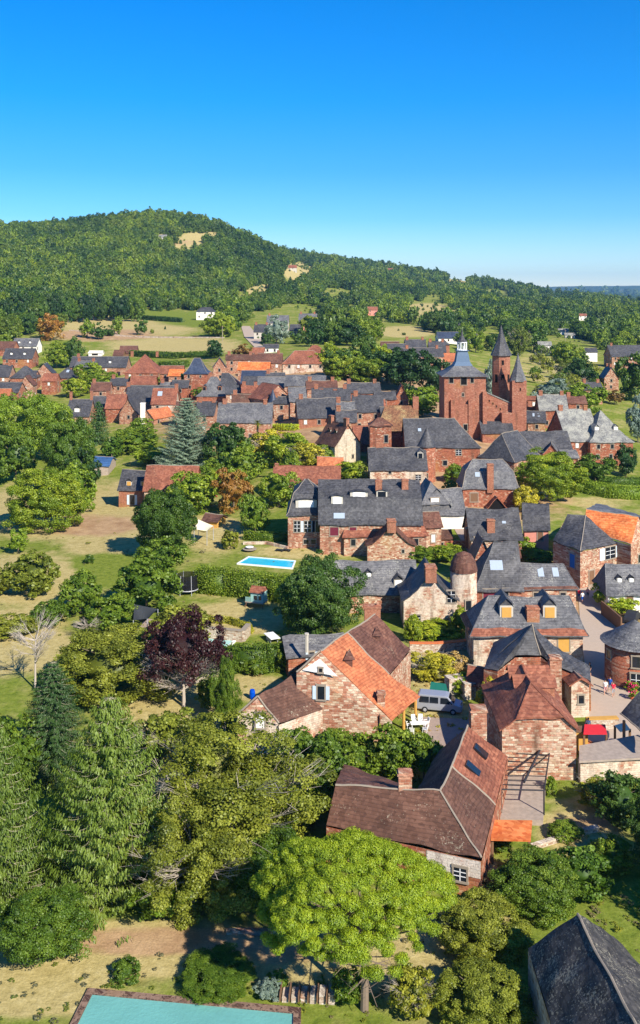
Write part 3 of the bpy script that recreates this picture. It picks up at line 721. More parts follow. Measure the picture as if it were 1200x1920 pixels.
# mid-village, one by one
hx('slate roofed house with a white dormer window behind the rounded fir', 125, 166, 748, 780, 796, 'slate', 'wall_pink', dorm=[(-.15, .75, 1.9, 1.4, 'slate', 'white')], chim=[(-.95, 0, 2.6, .9), (.95, 0, 2.8, .9)])
hx('small slate roof joined to the brown roofed red cottage', 168, 200, 742, 762, 785, 'slate', 'wall_pink', chim=[(.9, 0, 1.6, 1)])
hx('brown roofed red cottage by the vegetable garden', 198, 232, 739, 765, 792, 'tile_red', 'wall_red')
hx('wide dark slate roof of the cluster behind the big blue cedar', 236, 330, 722, 752, 775, 'slate', 'wall_pink', p=1.0, chim=[(-1, 0, 1.2, 1.3)])
hx('brown tiled wing with one skylight behind the orange garden cottage', 284, 328, 727, 757, 782, 'tile_red', 'wall_pale', sky=[(-.4, .5, 1.6, 2.0)], chim=[(.95, 0, 1.5, 1.2)])
hy('pink stone gabled cottage with slate roof by the vegetable garden', 223, 258, 747, 775, 60, 795, 'slate', 'wall_pink', rot=-8)
hy('small orange roofed cottage with white door facing the garden', 262, 292, 768, 784, 60, 797, 'tile_orange', 'wall_pink', rot=-28)
tag(MB().box(0, 0, 0, 1.5, 1.5, 7.5).box(0, 0, 7.5, 1.7, 1.7, .3).build('chimney_stack', 'plaster_white', None, gp(266, 800)[0]+Vector((0, 2, 0))), 'tall white rendered chimney stack rising beside the orange roofed cottage', 'chimney stack')
# the tower house and dormered manor
house('square red tower house with steep dark slate pyramid roof', 367, 746, 44, 44, 46, 28, wall='wall_red', roof='slate_blue', hip=(.75, .75), prof='f', win=[('F', -.6, 8, .7, 1.2, 'dark'), ('F', -.5, 4, .7, 1.2, 'dark'), ('F', .4, 8, .5, .8, 'dark')], name='tower_house')
house('dormered manor with swept slate mansard roof and white door', 398, 768, 58, 52, 26, 34, wall='wall_red', roof='slate_grey', hip=(.9, .9), prof='f', chim=[(-.2, .1, 1.5, 1.2)],
      dorm=[(-.55, .62, 1.3, 1.5, 'slate', 'red'), (.45, .62, 1.3, 1.5, 'slate', 'red')], win=[('F', .1, 1.2, 1.5, 2.2, 'white'), ('F', -.6, 2.0, .8, 1.2, 'dark')])
hy('orange brown gabled house with sunlit red end wall and turret', 492, 552, 722, 748, 62, 784, 'tile_red', 'wall_pink', rot=32, win=[('F', -.4, 3.2, .8, 1.2, 'dark'), ('F', .3, 2.2, .8, 1.2, 'dark'), ('F', .2, 5.2, .6, .8, 'dark')])
round_tower('slim round turret with pointed slate cone beside the orange gabled house', 511, 792, 10.5, 32, 30, 'wall_red', 'slate_blue')
house('cream stone gabled house with plum tiled roof and two brick chimneys', 652, 868, 58, 62, 34, 38, rot=33, ax='y', wall='wall_cream', roof='tile_plum', chim=[(-.85, .0, 1.6, 1.3), (.8, 0, 1.6, 1.3)],
      dorm=[(-.3, .45, .9, .7, 'tile_plum', 'dark', 1), (.35, .45, .9, .7, 'tile_plum', 'dark', 1)], win=[('L', -.4, 2.8, .9, 1.4, 'wood'), ('L', .55, 2.8, .6, 1.2, 'dark'), ('F', .4, 1.5, .5, .9, 'dark')])
house('tall mossy roofed house with red stepped gable near the church', 745, 862, 78, 56, 56, 42, wall='wall_red', roof='tile_moss', hip=(.7, 0), chim=[(.95, 0, 2.4, 1.5)], prof='g', win=[('F', -.4, 6, .8, 1.2, 'dark'), ('F', .3, 6.5, .8, 1.2, 'dark')])
house('square red and ochre tower with a small tiled cap below the mossy roof', 714, 876, 40, 36, 78, 12, wall='wall_red', roof='tile_brown', hip=(.9, .9), win=[('F', -.3, 3, .7, 1.3, 'dark'), ('F', .5, 7, .9, 1.8, 'dark')], chim=[(.6, -.8, -1.2, 1.5)], name='tower_house')
hx('large dark slate house with hipped end before the church', 762, 900, 783, 838, 885, 'slate', 'wall_red', hip=(0, .9), p=1.0, wst='dark', sky=[(-.6, .45, .8, .9)], win=[('F', .42, 4.8, 1.3, 1.4, 'grille'), ('F', .05, 2.2, 1, 1.2, 'dark')])
round_tower('round red stone stair tower with grey slate cone', 802, 905, 16.5, 67, 36, 'wall_red', 'slate', wins=[(-10, 1.6, .7, 1.0)])
hx('dark slate house with pale stone wall stepping down beside the round tower', 694, 800, 838, 880, 912, 'slate', 'wall_pale', p=.85, chim=[(-.62, .1, 1.8, 1.8)], dorm=[(.82, .5, 1.3, 1.5, 'slate_grey', 'dark')], win=[('F', .7, 2, 1.2, 1.2, 'dark'), ('F', -.3, 3.2, .6, .6, 'dark')])
hx('low orange tiled barn behind the mansion', 513, 636, 873, 905, 930, 'tile_red', 'wall_pink', p=.8, rot=-2, chim=[(-.95, 0, .6, .8)])
hx('smaller orange roof tucked behind the low orange barn', 597, 642, 856, 878, 896, 'tile_orange', 'wall_red')
# mansion
hx('red stone mansion with long slate roof and brick chimneys', 600, 790, 893, 982, 1040, 'slate', 'wall_pink', p=1.05, prof='m', chim=[(.18, -.5, .6, 1.2), (.72, -.3, .5, 1.2)],
   dorm=[(-.66, .72, 2.1, 1.5, 'slate', 'white'), (-.22, .6, 3.2, 1.0, 'slate', 'white'), (.24, .6, 2.0, 1.2, 'slate', 'dark')], win=[('F', -.72, 4.2, 1.5, 1.5, 'plum'), ('F', -.35, 4.2, 1.2, 1.5, 'plum')], sky=[(-.62, .9, 2, 1.0, 'glass_sky')])
hx('left wing of the mansion with three tall white windows', 540, 608, 893, 965, 1028, 'slate', 'wall_pink', p=1.05, prof='m', hip=(.6, .6), dorm=[(.0, .86, 3.9, 1.5, 'slate', 'white')],
   win=[('F', -.5, 4.0, 1.1, 2.0, 'dark'), ('F', .08, 4.0, 1.2, 2.0, 'shutters'), ('F', .68, 4.0, 1.0, 2.0, 'shutters'), ('F', 0, 1.2, .9, .8, 'dark'), ('F', .4, 1.2, .9, .8, 'dark')])
hx('pale grey slate house with crossed roofs and white rendered band', 770, 872, 915, 965, 992, 'slate_grey', 'plaster_white', p=.9, hip=(.8, 0), dorm=[(0.05, .55, 1.9, 1.9, 'slate_grey', 'white')], rot=4)
hy('grey slate gable roof rising above the white banded house', 786, 845, 908, 948, 60, 990, 'slate_grey', 'slate_grey', rot=10, win=[('F', 0, 5.2, 1.6, 1.4, 'white')], hip=(.9, 0), half=(.15, 0))
# brown complex
hx('brown tiled house with long sloping roof in front of the mansion', 645, 800, 948, 1003, 1042, 'tile_red', 'wall_mix', p=1.0, hip=(.35, .35), prof='g', rot=2)
hy('rubble gabled house with broad chimney before the brown tiled house', 689, 778, 984, 1022, 90, 1055, 'tile_brown', 'wall_mix', chim=[(-.93, 0, .9, 2.2)], prof='f', win=[('F', .5, 2, .4, .6, 'dark')])
house('brown roofed cottage with ochre end wall right of the rubble gable', 806, 1030, 44, 60, 42, 22, rot=8, ax='x', wall='wall_mix', roof='tile_brown', win=[('F', .3, 2, .7, 1.4, 'white')])
hx('low tiled shed with small tiled roof left of the tall red pillar', 808, 846, 992, 1010, 1024, 'tile_plum', 'wall_red', p=.6)
# long slate front building, gable house, dome tower
hx('long blue grey slate building with three tiny dormers', 604, 782, 1049, 1112, 1150, 'slate_grey', 'wall_mix', p=1.0, rot=2.0, dorm=[(-.72, .55, 1.0, .8, 'slate', 'white'), (.0, .5, .9, .7, 'slate', 'white'), (.62, .8, 1.3, 1.1, 'slate', 'white')], win=[('F', .85, 1.6, .9, 1.3, 'shutters')])
hy('pale rubble gabled house with wide chimney next to the dome tower', 757, 857, 1073, 1124, 95, 1180, 'slate', 'wall_pale', prof='f', chim=[(-.94, 0, 1.0, 2.2)],
   win=[('F', .78, 4.6, 1.1, 1.6, 'dark'), ('F', -.55, 1.4, 1.3, 1.2, 'dark')])
round_tower('pale round tower with mossy brown domed cap', 873, 1172, 25, 97, 34, 'wall_pale', 'tile_brown', prof=[(1.06, -.04), (1.03, .12), (.9, .5), (.6, .85), (.15, 1.0), (0, 1.02)], wins=[(12, 2.8, .8, 1.3)])
hx('tall dark slate house with one white skylight behind the dome tower', 893, 978, 1012, 1104, 1150, 'slate', 'wall_red', p=1.35, hip=(.8, 0), sky=[(.0, .6, 1.9, 1.5)], win=[('F', -.35, 2.2, 2.3, 2.6, 'plum'), ('F', .3, 3, .8, 1.2, 'dark')])
hy('steep slate gable roof standing left of the tall skylight house', 886, 926, 1008, 1056, 60, 1100, 'slate', 'wall_red')
hx('grey slate house with two white skylights along the lane', 978, 1080, 1055, 1102, 1142, 'slate_grey', 'wall_mix', p=1.0, sky=[(-.2, .55, .9, 1.5), (.35, .55, .9, 1.5)], band=(.12, 'tile_brown'), hip=(0, .5))
hx('low slate shed roof between the vines behind the skylight house', 932, 974, 1018, 1045, 1060, 'tile_brown', 'wall_red', p=.8)
hx('stone house with lichened slate roof, two dormers and yellow shutters', 888, 1093, 1112, 1184, 1250, 'slate_grey', 'wall_pale', p=1.0, hip=(.75, .35), prof='g', band=(.2, 'tile_red'), ov=.6,
   chim=[(.12, -.6, -.6, 1.6)], dorm=[(-.36, .62, 1.7, 1.7, 'slate', 'ochre'), (.44, .62, 1.7, 1.7, 'slate', 'ochre')],
   win=[('F', -.12, 3.0, 1.2, 1.3, 'grille'), ('F', .65, 3.0, 1.4, 2.2, 'ochre'), ('R', 0, 2.6, .9, 1.3, 'dark')])
# right hand group
hx('mansard slate house with tall brick chimney on its front', 868, 972, 858, 914, 952, 'slate_grey', 'wall_red', p=1.4, prof='m', hip=(.7, .7), chim=[(-.02, -1.0, -.2, 1.35)], sky=[(-.45, .78, 1, 1)], win=[('F', -.6, 2.2, 1.6, 1.8, 'wood')])
house('dark slate house with sunlit pinkish side behind the mansard house', 988, 902, 92, 74, 44, 44, rot=48, ax='x', wall='wall_pink', roof='slate', hip=(.5, .5), win=[('F', .2, 4, .9, 1.3, 'plum'), ('F', -.4, 4, .9, 1.3, 'plum')])
hx('slate house with brick chimney on its front slope', 884, 978, 952, 1010, 1042, 'slate', 'wall_mix', p=.95, chim=[(-.18, -.7, -1.2, 1.4)], sky=[(.4, .5, .7, .5)], win=[('F', -.75, 2.5, 1.2, 1.6, 'wood')])
hx('pink rendered house with grey slate roof and one small window', 984, 1028, 942, 992, 1036, 'slate', 'plaster_pink', p=1.0, rot=-10, win=[('F', .3, 3.0, .9, 1.5, 'wood')])
hy('small open timber gable behind the slate house', 916, 948, 932, 950, 20, 958, 'tile_red', 'shade', win=[])  # closed walls coloured near-black to paint the shade inside the gable
hy('stone fronted gable wing on the dark slate house below the church', 1018, 1050, 832, 852, 50, 872, 'slate_grey', 'wall_red', rot=-14, win=[])
hx('grey slate house cut by the right border with vine at its eave', 1140, 1230, 1056, 1114, 1148, 'slate_grey', 'plaster_white', p=1.0, hip=(.25, 0), dorm=[(-.4, .6, .8, .7, 'slate', 'white'), (.1, .6, .8, .7, 'slate', 'white')], win=[('F', -.1, 1.8, .9, 1.6, 'wood')])
# blue door house with bright orange roof
r0, W, c0, f0 = custom('corner house with slate roof, blue door and bright orange tiled wing', dict(c=(1088, 1034, 6), l=(1037, 1014, 6), r=(1156, 1019, 6), p=(1064, 965, 9.8), q=(1098, 966, 9.8), a=(1099, 955, 10.2), b=(1197, 969, 9.7), d=(1183, 1021, 6.4), e=(1119, 1003, 6.6), b2=(1230, 974, 9.7), m=(1235, 1000, 6.4), a2=(1120, 944, 7)),
  [('slate', [('l', 'c', 'q', 'p'), ('c', 'r', 'q')]), ('tile_bright', [('q', 'e', 'd', 'b', 'a')]), ('slate_grey', [('a', 'b', 'b2', 'a2')])], [('l', 'c'), ('c', 'r'), ('e', 'd'), ('d', 'b'), ('d', 'b', 'b2', 'm'), ('d', 'm'), ('p', 'l')], wall='wall_mix', ridges=[('c', 'q'), ('q', 'e', 'd'), ('a', 'b')])
wwin(r0, W, c0, 'l', 'c', .72, 4.0, 1.3, 2.2, 'blue'); wwin(r0, W, c0, 'c', 'r', .82, 4.7, 2.4, 1.9, 'shutters'); wwin(r0, W, c0, 'c', 'r', .3, 1.4, 1.2, 2.2, 'wood')
wwin(r0, W, c0, 'd', 'm', .3, 3.5, 1, 1.3, 'dark')
# cone roofed slate house
r0, W, c0, f0 = custom('slate house with swept pyramid roof before the dormered house', dict(k=(998, 1172, 8.6), w=(907, 1253, 4.3), s=(933, 1257, 4.5), f=(966, 1231, 5.5), g=(1014, 1230, 5.5), h=(1034, 1246, 4.9), e=(1108, 1278, 3.4), n=(1106, 1250, 4.0), b=(925, 1205, 4.4), m=(955, 1212, 5.8), o=(1045, 1215, 5.8)),
  [('slate', [('k', 'm', 'w', 's'), ('k', 's', 'f'), ('k', 'f', 'g'), ('k', 'g', 'h'), ('k', 'h', 'e', 'o'), ('o', 'e', 'n'), ('k', 'o', 'n', 'b'), ('k', 'b', 'w', 'm')])], [('w', 's'), ('s', 'f'), ('f', 'g'), ('g', 'h'), ('h', 'e'), ('e', 'n'), ('n', 'b'), ('b', 'w')], wall='wall_red', ridges=[('k', 'g')])
chimney(f0, *(P3(1040, 1250, 6)-c0).xy, 2, 7.2, 1.3, 1.1, 'wall_pink')
# front stone house with half hip
house('tall rubble stone house with half hipped brown tile roof', 1011, 1463, 139, 195, 98, 56, ax='y', wall='wall_mix', roof='tile_red', hip=(1.0, .6), half=(.42, 0), prof='g', ov=.3, win=[('R', .2, 3, 1, 1.3, 'dark')],
      dorm=[(.15, .75, 1.8, 1.3, 'tile_red', 'red', -1), (.65, .75, 1.8, 1.3, 'tile_red', 'red', -1)])
house('narrow red annex wing with white patched wall beside the lane', 1088, 1345, 34, 60, 62, 12, rot=4, wall='wall_pale', roof='tile_red', ax='y', win=[('F', .1, 2, .6, .9, 'dark')])
house('low red outbuilding with sloping tiled roof beside the vine', 905, 1312, 52, 50, 30, 22, rot=-18, ax='x', wall='wall_red', roof='tile_red', win=[], hip=(0, 0))
# big central farmhouse
r0, W, c0, f0 = custom('large farmhouse with sweeping orange and brown roof and rubble gable', dict(A=(600, 1220, 9.0), B=(651, 1187, 9.0), C=(703, 1153, 9.0), G=(730, 1265, 5.0), H=(770, 1218, 5.0), E=(788, 1307, 2.5), R=(735, 1351, 2.4), L=(556, 1259, 7.0), M=(655, 1190, 7.0), r=(712, 1339, 3.1), K=(658, 1201, 8.4)),
  [('tile_orange', [('A', 'B', 'G', 'R'), ('G', 'E', 'R')]), ('tile_brown', [('B', 'C', 'H', 'G')]), ('tile_plum', [('A', 'L', 'M', 'C', 'B')])], [('L', 'A', 'R'), ('L', 'R'), ('M', 'C', 'H'), ('G', 'H'), ('H', 'M'), ('M', 'L'), ('r', 'G')], wall='wall_mix', name='farmhouse', ridges=[('A', 'B', 'C'), ('A', 'L'), ('B', 'G')])
FA = (W, c0, r0)
wl, wr = W['L'], W['R']; d = (wr-wl); d.z = 0; d.normalize(); n = Vector((d.y, -d.x, 0))
n = n if n.y < 0 else -n
def onw(t, z): p = wl.lerp(wr, t); return Vector((p.x, p.y, z))+n*.06-c0
A_ = W['A']; ta = (A_-wl).dot(d)/((wr-wl).dot(d))
MB().poly([onw(ta-.17, 7.2), onw(ta+.2, 6.75), onw(ta+.01, 8.5)]).build('gable_panel', 'white', r0)
window(r0, onw(.26, 4.9), d, n, .75, 1.4, 'shutters'); window(r0, onw(ta+.02, 7.3), d, n, .35, .4, 'dark')
for p in (W['A'].lerp(W['B'], .35)+(W['R']-W['A'])*.27, W['C'].lerp(W['B'], .5)+(W['H']-W['C'])*.42):
    p = p-c0; MB().box(p.x, p.y, p.z-.3, .8, .9, .8).poly([(p.x-.6, p.y-.7, p.z+.5), (p.x+.7, p.y-.6, p.z+.5), (p.x+.1, p.y+1.2, p.z+1.1)]).build('vent_dormer', 'tile_brown', f0)
p = W['A'].lerp(W['R'], .80)+(W['E']-W['R'])*.12-c0; chimney(f0, p.x, p.y, p.z-.6, p.z+1.3, .8, .8, 'wall_pink')
for u, v in ((757, 1367), (779, 1350)):
    p, s = gp(u, v); MB().tube(p-c0, p-c0+Vector((0, 0, 2.6)), .16).build('post', 'wood_ochre', r0)
r0, W, c0, f0 = custom('low gabled annex with plum tiled roof and white patched front', dict(a=(483, 1307, 5.4), l=(446, 1338, 3.8), r=(523, 1357, 3.0), b=(555, 1262, 6.3), q=(605, 1328, 3.3), m=(518, 1290, 4.2), l2=(449, 1336, 3.8), r2=(521, 1354, 3.0)),
  [('tile_plum', [('a', 'r', 'q', 'b'), ('a', 'b', 'm', 'l')])], [('l', 'a', 'r'), ('l2', 'r2'), ('r', 'q'), ('l', 'm')], wall='wall_pale', name='annex', cat='outbuilding', ridges=[('a', 'l'), ('a', 'r')])
wwin(r0, W, c0, 'l', 'r', .55, 3.2, .9, 1.5, 'white')
hx('grey slate roofed house with tall pipe chimney behind the farmhouse', 540, 650, 1189, 1226, 1268, 'slate_grey', 'wall_red', p=.55, rot=12, win=[('F', -.2, 2.6, .6, .9, 'shutters')], chim=[])
tag(MB().tube((0, 0, 0), (0, 0, 2.1), .22).tube((0, 0, 2.1), (0, 0, 2.3), .28).build('pipe_chimney', 'plaster_grey', None, P3(575, 1215, 4.2)-Vector((0, 0, .5))), 'tall pale pipe chimney on the grey roof behind the farmhouse', 'chimney')
tag(MB().box(0, 0, -.5, 2.0, 1.2, 1.9).box(0, 0, 1.4, 2.2, 1.4, .2).box(.7, .2, 1.6, .35, .35, .5, 0, .5).build('brick_chimney', 'wall_brick', None, P3(699, 1165, 6.6)+Vector((0, 1.2, 0))), 'broad brick chimney with pale cap behind the farmhouse ridge', 'chimney')
# front brown building
r0, W, c0, f0 = custom('long brown tiled farm building with angled wing in the foreground', dict(a=(629, 1470, 5.9), b=(825, 1487, 6.2), e=(612, 1547, 3.3), f=(903, 1612, 3.2), g=(847, 1437, 6.4), h=(877, 1360, 6.4), c=(929, 1510, 3.3), d=(952, 1420, 3.3), i=(781, 1483, 3.3), j=(822, 1408, 3.3), k=(606, 1430, 3.3), n=(645, 1432, 3.3)),
  [('tile_plum', [('a', 'e', 'f', 'b'), ('b', 'f', 'c', 'g'), ('b', 'g', 'i')]), ('tile_red', [('g', 'c', 'd', 'h')]), ('tile_brown', [('g', 'h', 'j', 'i')]), ('tile_brown', [('a', 'b', 'i', 'n')])],
  [('e', 'f'), ('f', 'c'), ('c', 'd'), ('j', 'i'), ('d', 'h', 'j'), ('d', 'j'), ('a', 'e', 'n'), ('e', 'n')], wall='wall_red', name='farm_building', cat='farm building', ridges=[('a', 'b'), ('b', 'g'), ('g', 'c'), ('b', 'f'), ('g', 'h')])
wl, wr = W['e'], W['f']; d = (wr-wl); d.z = 0; d.normalize(); n = Vector((d.y, -d.x, 0)); n = n if n.y < 0 else -n
def onw2(t, z, o=.05): p = wl.lerp(wr, t); return Vector((p.x, p.y, z))+n*o-c0
MB().poly([onw2(.66, 1.7), onw2(.995, 1.7), onw2(.995, 3.05), onw2(.66, 3.05)]).build('white_wall_band', 'wall_limewash', r0)
window(r0, onw2(.87, 1.75, .08), d, n, 1.0, 1.0, 'grille')
p = P3(759, 1483, 5.8)-c0; chimney(f0, p.x, p.y, 5.2, 7.5, 1.1, .9, 'wall_pink')
p = P3(896, 1372, 5.0)-c0; chimney(f0, p.x, p.y, 2.5, 7.4, 1.5, 1.4, 'wall_pink')
A = W['g']; B = W['h']; C_ = W['c']; D_ = W['d']
for t, q in ((.68, .42), (.25, .38)):
    o = (A.lerp(B, t)).lerp(C_.lerp(D_, t), q); ux = (B-A).normalized(); uy = (C_-A).normalized(); nn = ux.cross(uy); nn = nn if nn.z > 0 else -nn; nn.normalize()
    MB().obox(o-c0, uy*1.5, ux*1.0, nn*.2).build('skylight', 'glass', f0)
# barn bottom right
s_ = find_s(1083, 1900)
r0, W, c0, f0 = custom('dark slate barn with mossy ridge in the bottom right corner', dict(a=(1083, 1718, 6.6), l=(990, 1779, 3.6), r=(1150, 1756, 3.6), L=(1062, 2010, 3.6), A=(1205, 1950, 6.6), R=(1300, 1905, 3.6)),
  [('slate_old', [('a', 'l', 'L', 'A'), ('a', 'A', 'R', 'r')])], [('a', 'l', 'r'), ('l', 'r'), ('l', 'L'), ('r', 'R'), ('L', 'A', 'R'), ('L', 'R')], wall='wall_rubble', name='barn', cat='barn', ridges=[('a', 'A')])
# right edge
r0, c_, s_ = round_tower('rounded red stone corner house with grey roof at the right border', 1208, 1296, 56, 76, 40, 'wall_red', 'slate_grey', name='corner_house', wins=[(-15, 3.4, .9, 1.3), (-15, .9, 1.2, 2.2), (-75, 3.4, .7, 1.0)])
r0['category'] = 'house'
r0, W, c0, f0 = custom('slate roofed market shelter at the right border above the red awning', dict(a=(1163, 1340, 4.2), b=(1200, 1296, 6.8), c=(1290, 1310, 6.8), d=(1230, 1395, 4.2)), [('slate', [('a', 'b', 'c', 'd')])], [], name='shelter', cat='shelter', ridges=[('a', 'd')])
for u, v in ((1170, 1425), (1210, 1430)):
    p, s = gp(u, v); MB().tube(p-c0, Vector((p.x-c0.x, p.y-c0.y, 4.0)), .15).build('post', 'wood', r0)
# ------------------------------------------------------------------ church
p, s = gp(872, 822); k = 1/s
ch = empty('church', p, 0, 'red sandstone church with square lantern tower, octagonal belfry and slate spires', 'church')
def px(u, dv=0, dep=0): return Vector(((u-872)*k+0, dep, 0))
tw_ = 78*k; th_ = 117*k
t = MB().box(0, tw_/2, -3, tw_, tw_, th_+3)
t.box(-tw_*.30, -.3, -3, tw_*.1, 1.4, th_*.62+3).box(tw_*.12, -.3, -3, tw_*.1, 1.4, th_*.62+3).box(-tw_*.46, -.4, -3, tw_*.1, 1.6, th_*.7+3).box(tw_*.46, -.4, -3, tw_*.1, 1.6, th_*.75+3).box(-tw_*.09, -.25, -3, tw_*.32, .9, th_*.55+3)
tow = t.build('tower', 'wall_church', ch)
for fx, zz, w_, h_ in ((-.33, .93, 1.2, 1.5), (-.03, .92, 1.7, 2.2), (.17, .93, .9, 1.4), (0, .18, 1.1, 1.8), (-.05, .70, .5, .9)):
    window(tow, (fx*tw_, -.02 if zz > .6 else -.75, zz*th_), (1, 0, 0), (0, -1, 0), w_, h_, 'void')
for fy in (.3, .7): window(tow, (tw_/2, fy*tw_, .93*th_), (0, 1, 0), (1, 0, 0), 1.1, 1.5, 'void')
pr_ = [(tw_*.57, th_-.2), (tw_*.57, th_), (tw_*.40, th_+1.1), (tw_*.19, th_+3.0)]
def sq(prof, mat, name, c, par, n=4): return MB().lathe([(r*(math.sqrt(2) if n == 4 else 1), z) for r, z in prof], n, c, math.pi/4 if n == 4 else math.pi/n).build(name, mat, par)
cx = (0, tw_/2)
sq(pr_, 'slate_grey', 'roof', cx, ch)
z1 = th_+2.6; sq([(tw_*.23, z1), (tw_*.17, z1+1.2), (tw_*.145, z1+3.0), (tw_*.12, z1+4.2), (tw_*.15, z1+4.3), (tw_*.15, z1+4.5)], 'roof_lead', 'bell_roof', cx, ch)
z2 = z1+4.5; lb = MB()
for i in range(8):
    a = i*math.pi/4+math.pi/8; lb.tube((cx[0]+1.35*math.cos(a), cx[1]+1.35*math.sin(a), z2), (cx[0]+1.35*math.cos(a), cx[1]+1.35*math.sin(a), z2+2.4), .14)
lb.lathe([(1.5, z2+2.2), (1.5, z2+2.5)], 8, cx).lathe([(1.5, z2), (1.5, z2+.2)], 8, cx)
lan = lb.build('lantern', 'white', ch)
sq([(1.65, z2+2.5), (1.0, z2+3.1), (.35, z2+4.3), (.12, z2+6.2), (0, z2+6.4)], 'slate', 'lantern_roof', cx, lan, 8)
# nave: gable end falls to the right of the tower
nx0, nx1 = (905-872)*k, (972-872)*k; zA, zB = (822-733)*k, (822-764)*k; dn = 13
nv = MB(); y0 = 1.5
nv.poly([(nx0-3, y0, -3), (nx1, y0, -3), (nx1, y0, zB), (nx0, y0, zA), (nx0-3, y0, zA)]); nv.poly([(nx1, y0, -3), (nx1, y0+dn, -3), (nx1, y0+dn, zB), (nx1, y0, zB)])
nv.poly([(nx0, y0, zA), (nx1, y0, zB), (nx1, y0+.9, zB), (nx0, y0+.9, zA)])
nv.box((950-872)*k, .4, -3, 20*k, 2.6, 3+48*k).box((906-872)*k, .9, -3, 10*k, 1.5, 3+52*k)
nave = nv.build('nave_wall', 'wall_church', ch)
for i in range(5): window(nave, ((912+i*7-872)*k, y0-.02, zA-2.2-i*.8), (1, 0, 0), (0, -1, 0), .35, .6, 'void', 'wall_church')
MB().obox(Vector(((nx0+nx1)/2, y0+.5, (zA+zB)/2)), Vector((nx1-nx0+.6, 0, zB-zA)), (0, 1.4, 0), (0, 0, .3)).build('parapet_coping', 'slate_pale', ch)
nr_ = MB().poly([(nx0-1, y0+1.4, zA-1.2), (nx1+.5, y0+1.4, zB-1.2), (nx1+.5, y0+dn, zB-1.2), (nx0-1, y0+dn, zA-1.2)]).poly([(nx0-1, y0+1.4, zA-1.2), (nx0-1, y0+dn, zA-1.2), (nx0-9, y0+dn, zA-6), (nx0-9, y0+1.4, zA-6)]).build('nave_roof', 'slate_pale', ch)
# octagonal belfry
bx, by, bR = (952-872)*k, 10.0, 17.5*k; bh = (822-668)*k
ob = sq([(bR*1.02, -3), (bR*1.02, bh*.62), (bR, bh*.64), (bR, bh)], 'wall_church', 'belfry', (bx, by), ch, 8)
for i, (fa, zz) in enumerate(((-90, .70), (-45, .70), (-135, .70), (-90, .90))):
    a = R(fa); nn = Vector((math.cos(a), math.sin(a), 0)); window(ob, Vector((bx, by, zz*bh))+nn*bR*.94, Vector((-nn.y, nn.x, 0)), nn, 1.0 if zz < .8 else .7, 2.4 if zz < .8 else 1.4, 'void', 'wall_church')
for i in range(4):
    a = i*math.pi/2+0; nn = Vector((math.cos(a), math.sin(a), 0))
    tt = Vector((-nn.y, nn.x, 0)); o_ = Vector((bx, by, bh*.60))+nn*bR*.96
    MB().poly([o_-tt*bR*.55, o_+tt*bR*.55, o_+Vector((0, 0, 2.6))]).poly([o_-tt*bR*.55-nn*.9, o_-tt*bR*.55, o_+Vector((0, 0, 2.6))]).poly([o_+tt*bR*.55, o_+tt*bR*.55-nn*.9, o_+Vector((0, 0, 2.6))]).build('gablet', 'wall_church', ob)
sq([(bR*1.22, bh-.4), (bR*1.05, bh+.7), (bR*.62, bh+3.2), (bR*.28, bh+6.0), (.08, bh+8.6), (0, bh+8.8)], 'slate', 'spire', (bx, by), ch, 8)
tx, ty, tR = (974-872)*k, 2.2, 14.5*k; t2 = (822-714)*k
o2 = MB().box(tx, ty, -3, tR*1.85, tR*1.85, t2+3).build('stair_turret', 'wall_church', ch)
window(o2, (tx+.3, ty-tR*.925, t2*.85), (1, 0, 0), (0, -1, 0), .35, .9, 'void', 'wall_church')
sq([(tR*1.18, t2-.3), (tR*1.0, t2+.8), (tR*.55, t2+3.4), (tR*.2, t2+6.2), (0, t2+8.2)], 'slate_grey', 'turret_spire', (tx, ty), ch, 8)
hx('low slate aisle roofs stepping down right of the church turret', 990, 1022, 770, 792, 812, 'slate', 'wall_pink', p=.7, rot=-10, sky=[(-.3, .5, .6, 1.4), (.3, .5, .6, 1.4)])
hx('slate sacristy roof at the foot of the church', 905, 962, 790, 812, 832, 'slate', 'wall_church', p=.8)
# left garden houses
hx('red stone cottage with slate roof, small dormers and white doors', 222, 300, 880, 918, 948, 'slate', 'wall_brick', p=.9, rot=-4, chim=[(.72, .3, .9, 1.6)], dorm=[(-.55, .8, 1.2, 1.1, 'slate', 'ochre'), (.15, .8, 1.2, 1.1, 'slate', 'ochre')],
   win=[('F', -.35, 1.3, 1.0, 2.2, 'shutters'), ('F', .35, 1.3, 1.1, 2.2, 'white')])
house('brown tiled cottage with gabled front joined to the slate cottage', 318, 952, 96, 62, 34, 40, rot=-3, wall='wall_pink', roof='tile_red', hip=(0, .0), win=[('F', -.5, 2, 1, 1.6, 'white'), ('F', .6, 2, 1, 1.6, 'white')])
hy('small gable front standing forward of the brown tiled cottage', 272, 304, 892, 918, 50, 950, 'tile_red', 'wall_pink', win=[('F', 0, 2.2, 1.0, 1.5, 'white')])
hx('garden shed with bright blue metal roof behind the big green trees', 172, 203, 856, 874, 892, 'roof_sheet', 'wood_grey', p=.35, win=[], name='garden_shed', cat='shed')
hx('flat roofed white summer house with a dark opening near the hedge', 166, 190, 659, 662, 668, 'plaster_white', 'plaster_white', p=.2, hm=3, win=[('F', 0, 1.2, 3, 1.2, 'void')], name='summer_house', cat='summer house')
hx('small brown roofed garden cabin beside the cream shade sail', 378, 408, 968, 978, 990, 'tile_plum', 'wood_ochre', p=.6, rot=-18, win=[], name='garden_cabin', cat='cabin')
